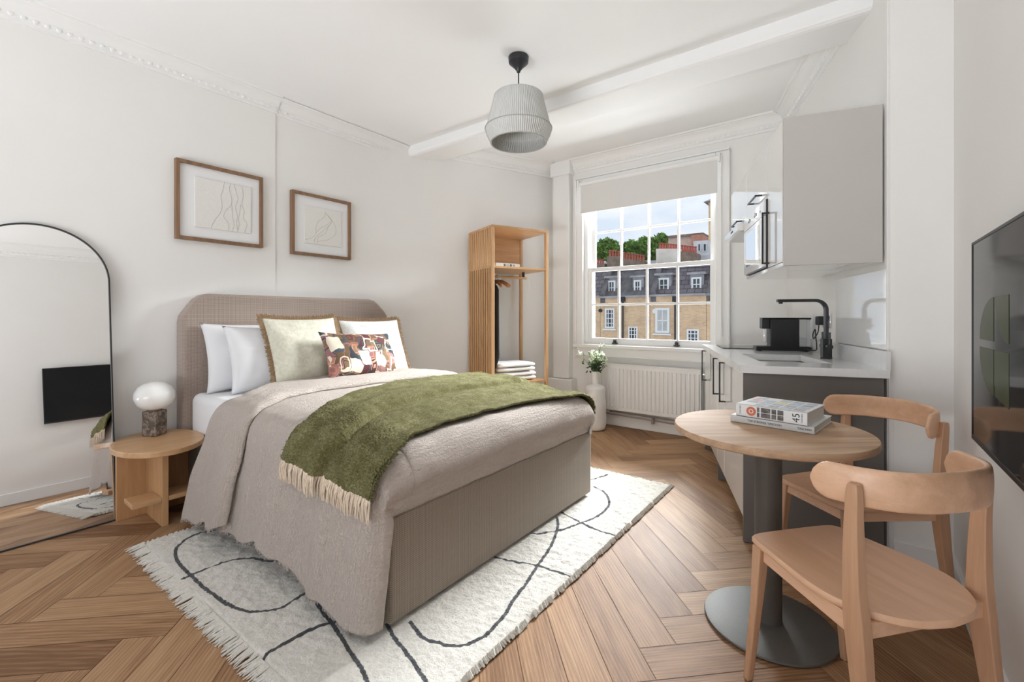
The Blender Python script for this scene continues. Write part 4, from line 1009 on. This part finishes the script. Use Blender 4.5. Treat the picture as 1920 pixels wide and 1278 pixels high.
# upper cabinets
UX, UZ0, UZ1 = .19, 1.415, 2.165; UY = .035
def upper(y0, y1, z0, label, doors, end=False, group='kitchen wall cabinets'):
    t = kthing('wall_cabinet', label, 'cabinet', UX, y0, z0, group); L_ = y1-y0; H_ = UZ1-z0
    dp = .42
    obj('carcass', MB().prism([(.02, .019 if end else 0), (dp-.012, .0+(.019 if end else 0)), (dp+L_*.03-.01, L_-.001), (.02, L_-.001)], .02, H_), 'gloss_white', t, smooth=0)
    obj('bottom_panel', MB().prism([(0.0, .004), (dp-.02, .004), (dp+L_*.03-.02, L_-.001), (0.0, L_-.001)], .0, .018), 'gloss_white', t, smooth=0)
    for (a, b, c_, d_) in doors: 
        dd_ = obj('door', MB().box(-.0, .019, a+.0015, b-.0015, c_, d_), 'gloss_white', t, smooth=0, bevel=.001)
    if end: obj('end_panel', MB().prism([(0, 0), (dp-.012, -.030), (dp-.012, -.012), (0, .018)], .0, H_), 'taupe_panel', t, smooth=0)
    return t, L_, H_
t, L_, H_ = upper(UY, .36, UZ0, 'white wall cabinet with taupe end panel facing the dining table', [(.018, .324, .022, .748)], True)
handle_v([c for c in t.children if c.name.startswith('door')][0], 0, .29, .045, .33)
t, L_, H_ = upper(.362, .95, UZ0, 'white wall cabinet housing the built-in microwave', [(0, .588, .425, .748)])
handle_v([c for c in t.children if c.name.startswith('door')][0], 0, .14, .475, .475, True, .22)
t, L_, H_ = upper(.952, 1.60, 1.83, 'white wall cabinet above the extractor hood, closest to the window', [(0, .646, .0, .333)])
handle_v([c for c in t.children if c.name.startswith('door')][0], 0, .18, .03, .03, True, .22)
t = kthing('microwave', 'white built-in microwave with angled control strip in the wall cabinet', 'microwave', UX-.003, .362, UZ0+.025)
obj('front_frame', MB().box(-.004, .019, .003, .585, 0, .394), 'black_metal', t, smooth=0)
obj('microwave_door', MB().box(-.016, -.004, .006, .582, .006, .30), 'gloss_white', t, smooth=0, bevel=.001)
obj('door_window', MB().box(-.018, -.016, .12, .50, .05, .27), 'mirror', t, smooth=0)
cp = obj('control_panel', MB().box(-.016, -.004, .006, .582, .304, .388), 'gloss_white', t, smooth=0, bevel=.001)
for i, y in enumerate((.09, .19, .225, .25, .37, .40, .42)): obj('control_mark', MB().box(-.0175, -.016, y, y+.008, .338, .348+.008*(i % 3)), 'dark_marks', cp, smooth=0)
t = kthing('extractor_hood', 'white sloping extractor hood under the far wall cabinet beside the window', 'extractor hood', .15, .955, 1.735)
obj('hood_canopy', MB().hexa([(-.02, .0, .03), (.44, 0, .0), (.44, .56, 0), (-.02, .56, .03)], [(-.02, 0, .075), (.09, 0, .094), (.09, .56, .094), (-.02, .56, .075)]), 'gloss_white', t, smooth=0, bevel=.002)
obj('filter_panel', MB().hexa([(.0, .03, .022), (.40, .03, .001), (.40, .53, .001), (0, .53, .022)], [(0, .03, .030), (.4, .03, .008), (.4, .53, .008), (0, .53, .030)]), 'steel', t, smooth=0)
obj('motor_housing', MB().prism([(.06, .094), (.09, .18), (.09, .094)], 0.0, .12, 'y').box(.05, .088, .0, .14, .088, .15), 'grey_metal', t, smooth=0)
obj('hood_controls', MB().box(-.023, -.019, .18, .26, .045, .058), 'dark_marks', t, smooth=0)

# ================================================================ television
TVX, TY0, TY1, TZ0, TZ1 = .300, .87, 2.007, .776, 1.389
t = thing('television', 'large black flat television mounted on the right wall, dark green shape on its screen', 'television', (TVX, (TY0+TY1)/2, TZ0))
hw_, hh_ = (TY1-TY0)/2, TZ1-TZ0
M['screen'] = plain('black_screen', (.016, .016, .017), .08, .02, 3, spec=.12)
M['screen_green'] = plain('green_on_screen', (.028, .036, .010), .25, .02, 3, spec=.08, emit=(.10, .125, .04, .06))
obj('back_shell', MB().box(.006, .040, -hw_+.01, hw_-.01, .01, hh_-.01), 'black_plastic', t, smooth=0, bevel=.004)
obj('bezel', MB().box(-.002, .012, -hw_, -hw_+.008, 0, hh_).box(-.002, .012, hw_-.008, hw_, 0, hh_).box(-.002, .012, -hw_, hw_, 0, .014).box(-.002, .012, -hw_, hw_, hh_-.008, hh_), 'black_metal', t, smooth=0, bevel=.001)
sc = obj('screen', MB().box(.0, .008, -hw_+.008, hw_-.008, .014, hh_-.008), 'screen', t, smooth=0)
obj('wall_bracket', MB().box(.040, XR-TVX-.001, -.2, .2, .2, .4), 'black_metal', t, smooth=0)
def onscreen(y, z): return (y-(TY0+TY1)/2, z-TZ0)
def gp(pts): obj('screen_graphic', MB().prism([onscreen(*p) for p in pts], -.0008, .0004, 'x'), 'screen_green', sc, smooth=0)
def arcp(cy, cz, ry, rz_, a0, a1, n=14): return [(cy+ry*math.cos(a0+(a1-a0)*k/n), cz+rz_*math.sin(a0+(a1-a0)*k/n)) for k in range(n+1)]
# quartered rounded emblem; on this wall larger y is further from the viewer
gy = 1.722
gp([(gy+.012, 1.092)]+arcp(gy+.012, 1.092, .165, .118, 0, PI/2))
gp([(gy+.012, 1.070)]+arcp(gy+.012, 1.070, .165, -.122, 0, PI/2))
gp([(gy-.004, 1.212), (gy-.135, 1.212), (gy-.135, 1.092)]+arcp(gy-.135, 1.215, .131, -.123, PI/2, 0, 10)[1:-1])
gp([(gy-.004, 1.070), (gy-.135, 1.070), (gy-.135, .935), (gy-.004, .948)])

# ================================================================ round table
CX, CY = -.255, 1.945
t = thing('round_table', 'small round oak table on a grey metal column and disc base', 'table', (CX, CY, 0), math.radians(40))
obj('table_top', MB().lathe([(.318, .710), (.330, .716), (.333, .724), (.333, .734), (.330, .739), (.326, .740)], n=96), 'tabletop', t, smooth=35)
obj('column', MB().lathe([(.046, .014), (.046, .709)], n=40), 'grey_metal', t, smooth=35)
obj('base_disc', MB().lathe([(.218, .002), (.222, .006), (.220, .011), (.205, .015), (.05, .018)], n=72), 'base_metal', t, smooth=35)
obj('mounting_plate', MB().lathe([(.10, .702), (.10, .7095)], n=32), 'grey_metal', t)

# ================================================================ chairs
def chair(label, loc, fwd):
    t = thing('dining_chair', label, 'chair', loc, fwd-PI/2, 'beech chairs at the round table')
    out = cat([(0, .245), (.10, .244), (.156, .236), (.174, .205), (.184, .14), (.198, .04), (.205, -.03), (.195, -.10), (.150, -.170), (.085, -.212), (0, -.226)], 5)
    out = out + [(-x, y) for x, y in out[-2:0:-1]]
    mb = MB(); rings = []
    def dish(x, y): return -.010*math.exp(-(x/.13)**2-((y+.03)/.14)**2)
    for sc_, dz in ((.985, .430), (1, .434), (1, .444), (.985, .449)):
        rings.append([mb.b.verts.new((x*sc_, y*sc_+.002, dz)) for x, y in out])
    for a, b in zip(rings, rings[1:]):
        for i in range(len(out)): mb.b.faces.new((a[i], a[(i+1) % len(out)], b[(i+1) % len(out)], b[i]))
    mb.b.faces.new(rings[0][::-1])
    prev = rings[-1]
    for k in (.8, .6, .4, .2):
        r = [mb.b.verts.new((x*k, y*k+.002, .449+dish(x*k, y*k))) for x, y in out]
        for i in range(len(out)): mb.b.faces.new((prev[i], prev[(i+1) % len(out)], r[(i+1) % len(out)], r[i]))
        prev = r
    mb.b.faces.new(prev)
    obj('seat', mb, 'beech', t, smooth=40)
    def leg(sec):
        return MB().sweep([[(c[0]-a/2, c[1]-b/2, c[2]), (c[0]+a/2, c[1]-b/2, c[2]), (c[0]+a/2, c[1]+b/2, c[2]), (c[0]-a/2, c[1]+b/2, c[2])] for c, a, b in sec])
    for s_ in (-1, 1):
        obj('front_leg', leg([((s_*.190, .218, 0), .022, .022), ((s_*.163, .212, .25), .030, .028), ((s_*.152, .206, .429), .040, .034)]), 'beechz', t, bevel=.005, seg=3)
        pts = cat([(s_*.205, -.205, 0, .022, .028), (s_*.200, -.175, .20, .026, .038), (s_*.197, -.152, .40, .030, .050), (s_*.200, -.146, .50, .028, .044), (s_*.204, -.147, .64, .025, .036), (s_*.208, -.152, .735, .022, .030), (s_*.208, -.153, .760, .019, .022)], 4)
        obj('rear_post', leg([((p[0], p[1], p[2]), p[3], p[4]) for p in pts]), 'beechz', t, bevel=.006, seg=3, smooth=60)
        rail = MB().hexa([(s_*.150-.009, .19, .385), (s_*.150+.009, .19, .385), (s_*.195+.009, -.15, .385), (s_*.195-.009, -.15, .385)], [(s_*.150-.009, .19, .429), (s_*.150+.009, .19, .429), (s_*.195+.009, -.15, .429), (s_*.195-.009, -.15, .429)])
        obj('side_rail', rail, 'beech', t, smooth=0, bevel=.003)
    obj('front_rail', MB().box(-.14, .14, .198, .216, .385, .429), 'beech', t, smooth=0, bevel=.003)
    obj('rear_rail', MB().box(-.19, .19, -.165, -.147, .39, .429), 'beech', t, smooth=0, bevel=.003)
    half = cat([(0, -.240), (.08, -.228), (.140, -.200), (.182, -.155), (.207, -.105), (.229, -.052)], 6)
    path = [(-x, y) for x, y in half[::-1]] + half[1:]
    secs = []; n = len(path); tot = 0; ls = [0]
    for a, b in zip(path, path[1:]): tot += math.dist(a, b); ls.append(tot)
    for i, p in enumerate(path):
        a, b = path[max(0, i-1)], path[min(n-1, i+1)]; d = Vector((b[0]-a[0], b[1]-a[1])).normalized(); nn = Vector((-d.y, d.x))
        e = min(ls[i], tot-ls[i]); R_ = .047; hh2 = R_*math.sqrt(max(0.02, 1-(1-min(e/R_, 1))**2)); th = .010*(.55+.45*min(1, e/.03))
        zc = .750+.010*(1-abs(2*ls[i]/tot-1))
        ring = []
        for k in range(20):
            an = 2*PI*k/20; cx_, cz_ = math.cos(an), math.sin(an)
            ring.append((p[0]+nn.x*th*(abs(cx_)**.5)*(1 if cx_ > 0 else -1), p[1]+nn.y*th*(abs(cx_)**.5)*(1 if cx_ > 0 else -1), zc-.004+hh2*(abs(cz_)**.8)*(1 if cz_ > 0 else -1)))
        secs.append(ring)
    obj('backrest', MB().sweep(secs), 'beech', t, smooth=70)
    return t
chair('nearest light beech chair, its curved back in the lower right corner under the television', (.022, 1.612, 0), math.radians(139.6))
chair('light beech chair behind the round table, close to the dark kitchen end panel', (.018, 2.375, 0), math.radians(226))

# ================================================================ OUTSIDE
# points on the buildings opposite were measured from the photograph at their own distances
CYW, SYW = math.cos(YAW), math.sin(YAW)
def at(px, py, Y):
    l = (px-960)/FPX; u = (HY-py)/FPX; rx, ry = -SYW+l*CYW, CYW+l*SYW; k = Y/ry; return (rx*k, EYE+u*k)
FY = 26.0
def fwin(parent, px0, px1, py0, py1, Y, cols, rows, glass='dark_glass', fw=.09, nm='window', sill=True, depth=.12):
    fw *= .75
    x0, z1 = at(px0, py0, Y); x1, z0 = at(px1, py1, Y); z1 = (z1+at(px1, py0, Y)[1])/2; z0 = (z0+at(px0, py1, Y)[1])/2
    L_ = parent.location
    mb = MB(); y = Y
    mb.box(x0, x0+fw, y-.10, y+.03, z0, z1).box(x1-fw, x1, y-.10, y+.03, z0, z1).box(x0+fw, x1-fw, y-.099, y+.03, z0, z0+fw).box(x0+fw, x1-fw, y-.099, y+.03, z1-fw, z1)
    for i in range(1, cols): c = x0+(x1-x0)*i/cols; mb.box(c-.022, c+.022, y-.085, y+.02, z0+fw, z1-fw)
    for i in range(1, rows): c = z0+(z1-z0)*i/rows; mb.box(x0+fw, x1-fw, y-.080, y+.018, c-.022, c+.022)
    if sill: mb.box(x0-.12, x1+.12, y-.20, y-.002, z0-.12, z0-.03)
    f = obj(nm, mb.off(parent), 'window_paint', parent, smooth=0)
    obj('pane', MB().box(x0+.02, x1-.02, y-.045, y-.03, z0+.02, z1-.02).off(parent), glass, f, smooth=0)
    return f
GROUND = -9.0
def house(name_label, pxa, pxb, seam, roofm, eave_py, top_py, Y=FY):
    xa, ze = at(pxa, eave_py, Y); xb = at(pxb, eave_py, Y)[0]-.02; zt = at((pxa+pxb)/2, top_py, Y+1.4)[1]
    t = thing('terraced_house', name_label, 'building', ((xa+xb)/2, Y+3, GROUND))
    ze = ze
    obj('brick_wall', MB().box(xa, xb, Y, Y+4, GROUND, ze).off(t), 'brick', t, smooth=0)
    obj('parapet_coping', MB().box(xa, xb, Y-.12, Y+.25, ze-.0, ze+.12).off(t), 'leadwork', t, smooth=0)
    obj('mansard_roof', MB().hexa([(xa, Y+.2, ze+.05), (xb, Y+.2, ze+.05), (xb, Y+4, ze+.05), (xa, Y+4, ze+.05)], [(xa, Y+1.3, zt), (xb, Y+1.3, zt), (xb, Y+3.9, zt), (xa, Y+3.9, zt)]).off(t), roofm, t, smooth=0)
    obj('roof_coping', MB().box(xa, xb, Y+1.2, Y+4, zt-.02, zt+.12).off(t), 'leadwork', t, smooth=0)
    if seam:
        obj('party_wall', MB().prism([(Y-.02, ze-.3), (Y-.02, ze+.35), (Y+1.15, zt+.35), (Y+4, zt+.35), (Y+4, ze-.3)], xa+.01, xa+.32, 'x').off(t), 'slate_old', t, smooth=0)
    return t
def dormer(t, px0, px1, py0, py1, Y=FY+.55):
    f = fwin(t, px0, px1, py0, py1, Y, 2, 2, 'dark_glass', .13, 'dormer_window')
    x0, z1 = at(px0-3.5, py0-4.5, Y); x1, z0 = at(px1+3.5, py1+1, Y)
    m_ = MB().box(x0, x1, Y+.02, Y+1.2, z0, z1).box(x0-.12, x1+.12, Y-.15, Y+1.25, z1, z1+.12); obj('dormer_cheeks', m_.off(t), 'leadwork', f, smooth=0)
def pipe(t, px, py0, py1, m='black_metal', Y=FY-.12):
    x, z1 = at(px, py0, Y); z0 = at(px, py1, Y)[1]; o = obj('drainpipe', MB().tube([(x, Y, z0), (x, Y, z1)], .055, 8).box(x-.14, x+.14, Y-.08, Y+.08, z1-.1, z1+.2).off(t), m, t)
t = house('brick terraced house with slate mansard roof seen at the left edge of the window', 1030, 1126, False, 'slate', 560, 509)
t = house('brick terraced house with two dormers left of the downpipe, seen through the left panes', 1126, 1220, True, 'slate_old', 559, 507)
dormer(t, 1141, 1154.5, 526, 553); dormer(t, 1189.5, 1203, 525, 550.5)
fwin(t, 1135.5, 1153, 578, 615, FY, 3, 4, fw=.13); fwin(t, 1179, 1196, 612, 642, FY, 3, 4, fw=.10)
pipe(t, 1167.7, 562, 900); 
x, z = at(1126.5, 582, FY); obj('vent', MB().tube([(x, FY-.12, z), (x, FY, z)], .11, 12).off(t), 'black_metal', t)
t = house('brick terraced house with two dormers and a big sash window, seen through the right panes', 1220, 1325, True, 'slate', 556, 502)
dormer(t, 1235.5, 1255, 521, 548); dormer(t, 1297, 1316, 519.5, 546.5)
fwin(t, 1229.5, 1256, 577, 624, FY, 2, 2, 'net_curtain', .17); fwin(t, 1288.5, 1311, 617, 650, FY, 3, 4, fw=.12)
pipe(t, 1265.8, 562, 900)
x, z = at(1219, 583, FY); obj('vent', MB().tube([(x+.3, FY-.12, z), (x+.3, FY, z)], .13, 12).off(t), 'window_paint', t)
house('far right brick terraced house mostly hidden behind the window frame', 1325, 1520, True, 'slate', 554, 500)
# parapets and roofs behind
def block(name, label, cat_, px0, px1, py0, py1, Y, depth, m, z0=None, slope=0):
    xa, zt = at(px0, py0, Y); xb, zb = at(px1, py1, Y); zt2 = at(px1, py0+slope, Y)[1]
    t = thing(name, label, cat_, ((xa+xb)/2, Y+depth/2, GROUND)); zb = zb if z0 is None else z0
    mb = MB().hexa([(xa, Y, zb), (xb, Y, zb), (xb, Y+depth, zb), (xa, Y+depth, zb)], [(xa, Y, zt), (xb, Y, zt2), (xb, Y+depth, zt2), (xa, Y+depth, zt)]).off(t)
    return t, mb
t, mb = block('roof_parapet', 'pale grey parapet wall behind the slate roofs, below the red chimney pots', 'parapet', 1105, 1276, 492, 508, 33, 1.5, 'render_pale', GROUND, -6); obj('parapet_wall', mb, 'render_pale', t, smooth=0)
t, mb = block('roof_parapet', 'pale lead flat roof edge at the right, in front of the tower', 'parapet', 1270, 1345, 484, 508, 32, 3, 'render_pale', GROUND, -9); obj('parapet_wall', mb, 'render_pale', t, smooth=0)
def stack(label, px0, px1, py0, py1, Y, m, pots, label_pots, slope=0):
    t, mb = block('chimney_stack', label, 'chimney', px0, px1, py0, py1, Y, 1.0, m, GROUND+3, slope); obj('stack_wall', mb, m, t, smooth=0)
    proto = None
    for k, (px, py0_, py1_) in enumerate(pots):
        x, z0 = at(px, py1_, Y+.5); z1 = at(px, py0_, Y+.5)[1]; h = z1-z0
        if proto is None:
            mp_ = MB().lathe([(.09, -.3), (.09, 0), (.085, .05), (.065, h*.8), (.092, h*.86), (.092, h*.94), (.07, h)], n=12); proto = obj('chimney_pot', mp_, 'terracotta', t, smooth=40); q = proto
        else: q = proto.copy(); C.objects.link(q)
        q.parent = t; q.location = (x-t.location.x, Y+.5-t.location.y, z0-t.location.z)
pots = [(1144+i*5.2, 468.5+i*.95, 481+i*.75) for i in range(13)]
stack('dark brown chimney stack with red pots in front of the left tree', 1138, 1164, 480, 510, 31, 'brown_brick', pots[:4], '')
stack('low brown chimney stack carrying the right part of the left row of red pots', 1165, 1208, 484, 510, 31, 'brown_brick', pots[4:], '', 5)
stack('cream rendered chimney stack with a row of red pots, centre right of the window', 1230, 1275, 466, 512, 31, 'render_cream', [(1238+i*4.9, 455+i*.35, 466+i*.5) for i in range(8)], '', 0)
stack('red-potted chimney row right of the cream stack', 1275.5, 1306, 471, 492, 31, 'brown_brick', [(1279+i*5, 459+i*.8, 471+i*.6) for i in range(6)], '', 3)
stack('low chimney stack with small red pots at the left edge of the window', 1108, 1134, 494, 512, 31, 'brown_brick', [(1112+i*4.6, 485.5+i*.4, 495) for i in range(5)], '')
# far buildings and tower
t, mb = block('far_building', 'pinkish flat-roofed brick building beyond the chimneys', 'building', 1253, 1319, 446, 480, 48, 8, 'pink_brick', GROUND, -6); obj('building_wall', mb, 'pink_brick', t, smooth=0)
x0, z1 = at(1296, 441, 47.5); x1, z0 = at(1317, 456, 47.5); obj('rooftop_block', MB().box(x0, x1, 47.5, 51, z0, z1).off(t), 'red_brick', t, smooth=0)
x0, z1 = at(1253, 446, 47.9); x1, z2 = at(1319, 440, 47.9); obj('roof_coping', MB().hexa([(x0, 47.8, z1), (x1, 47.8, z2), (x1, 52, z2), (x0, 52, z1)], [(x0, 47.8, z1+.22), (x1, 47.8, z2+.22), (x1, 52, z2+.22), (x0, 52, z1+.22)]).off(t), 'brown_brick', t, smooth=0)
t, mb = block('far_building', 'grey low building with tall windows left of the tower', 'building', 1300, 1327, 452, 480, 39, 4, 'render_pale', GROUND, -2); obj('building_wall', mb, 'render_pale', t, smooth=0)
for p0, p1 in ((1309, 1314), (1319, 1325)): fwin(t, p0, p1, 457, 471, 38.95, 1, 1, fw=.05, sill=False)
t = thing('brick_tower', 'tall ochre brick tower with a pointed slate cap at the right edge of the window', 'tower', (at(1334, 480, 44)[0], 45.2, GROUND))
x0, z1 = at(1328.5, 379, 44); x1 = at(1344, 379, 44)[0]
obj('tower_shaft', MB().box(x0, x1, 44, 46.4, GROUND, z1).off(t), 'tower_brick', t, smooth=0)
zt = at(1336, 362, 44)[1]; xm = (x0+x1)/2
mb = MB(); a = [mb.b.verts.new(p) for p in ((x0-.35, 43.6, z1), (x1+.35, 43.6, z1), (x1+.35, 46.8, z1), (x0-.35, 46.8, z1))]; b = [mb.b.verts.new(p) for p in ((xm-.35, 44.8, zt-.3), (xm+.35, 44.8, zt-.3), (xm+.35, 45.6, zt-.3), (xm-.35, 45.6, zt-.3))]
mb.b.faces.new(a[::-1]); mb.b.faces.new(b)
for i in range(4): mb.b.faces.new((a[i], a[(i+1) % 4], b[(i+1) % 4], b[i]))
obj('tower_cap', mb.off(t), 'leadwork', t, smooth=0); obj('finial', MB().tube([(xm, 45.2, zt-.3), (xm, 45.2, zt+1.0)], .10, 8).off(t), 'leadwork', t)
# trees
def tree(label, blobs, Y):
    cx, _ = at(sum(b[0] for b in blobs)/len(blobs), 480, Y); t = thing('tree', label, 'tree', (cx, Y, GROUND), 0, 'leafy trees beyond the roofs')
    obj('trunk', MB().tube([(0, 0, 0), (0.1, 0, 6), (0, 0, 10)], [.35, .28, .15], 8), 'brown_brick', t)
    mb = MB(); k_ = Y/ (CYW+.3*SYW) / FPX
    rnd = random.Random(int(cx*10))
    for px, py, r in blobs:
        x, z = at(px, py, Y); R_ = r*k_
        for _ in range(260):
            d = Vector((rnd.gauss(0, 1), rnd.gauss(0, 1), rnd.gauss(0, 1))).normalized()*R_*rnd.uniform(.62, 1.03)
            c = Vector((x-cx, 0, z-GROUND))+d
            for q in range(3):
                leafquad(mb, c+Vector((rnd.uniform(-.15, .15), rnd.uniform(-.15, .15), rnd.uniform(-.15, .15))), .42, .30, rnd)
        q = bmesh.ops.create_icosphere(mb.b, subdivisions=2, radius=R_*.80)
        for v in q['verts']: v.co = v.co*(1+.1*noise.noise(v.co*2))+Vector((x-cx, 0, z-GROUND))
    obj('crown', mb, 'tree_green', t, smooth=0, fix=False)
tree('leafy green tree at the left of the view, behind the first red pots', [(1122, 468, 11), (1135, 461, 12), (1147, 462, 11), (1154, 472, 9), (1128, 478, 11), (1145, 480, 12)], 52)
tree('leafy green tree in the middle of the view, behind the long row of pots', [(1172, 468, 10), (1184, 463, 10), (1197, 467, 9), (1205, 473, 8), (1180, 478, 11), (1195, 480, 10)], 54)
tree('taller leafy green tree behind the cream chimney stack', [(1208, 456, 10), (1214, 468, 11), (1224, 460, 13), (1238, 451, 10), (1247, 453, 8), (1232, 470, 12), (1243, 466, 10), (1220, 480, 12)], 56)
# ground outside
struct('trim_9', MB().box(-60, 60, 4.9, 90, GROUND-.2, GROUND), 'slate_old', smooth=0)
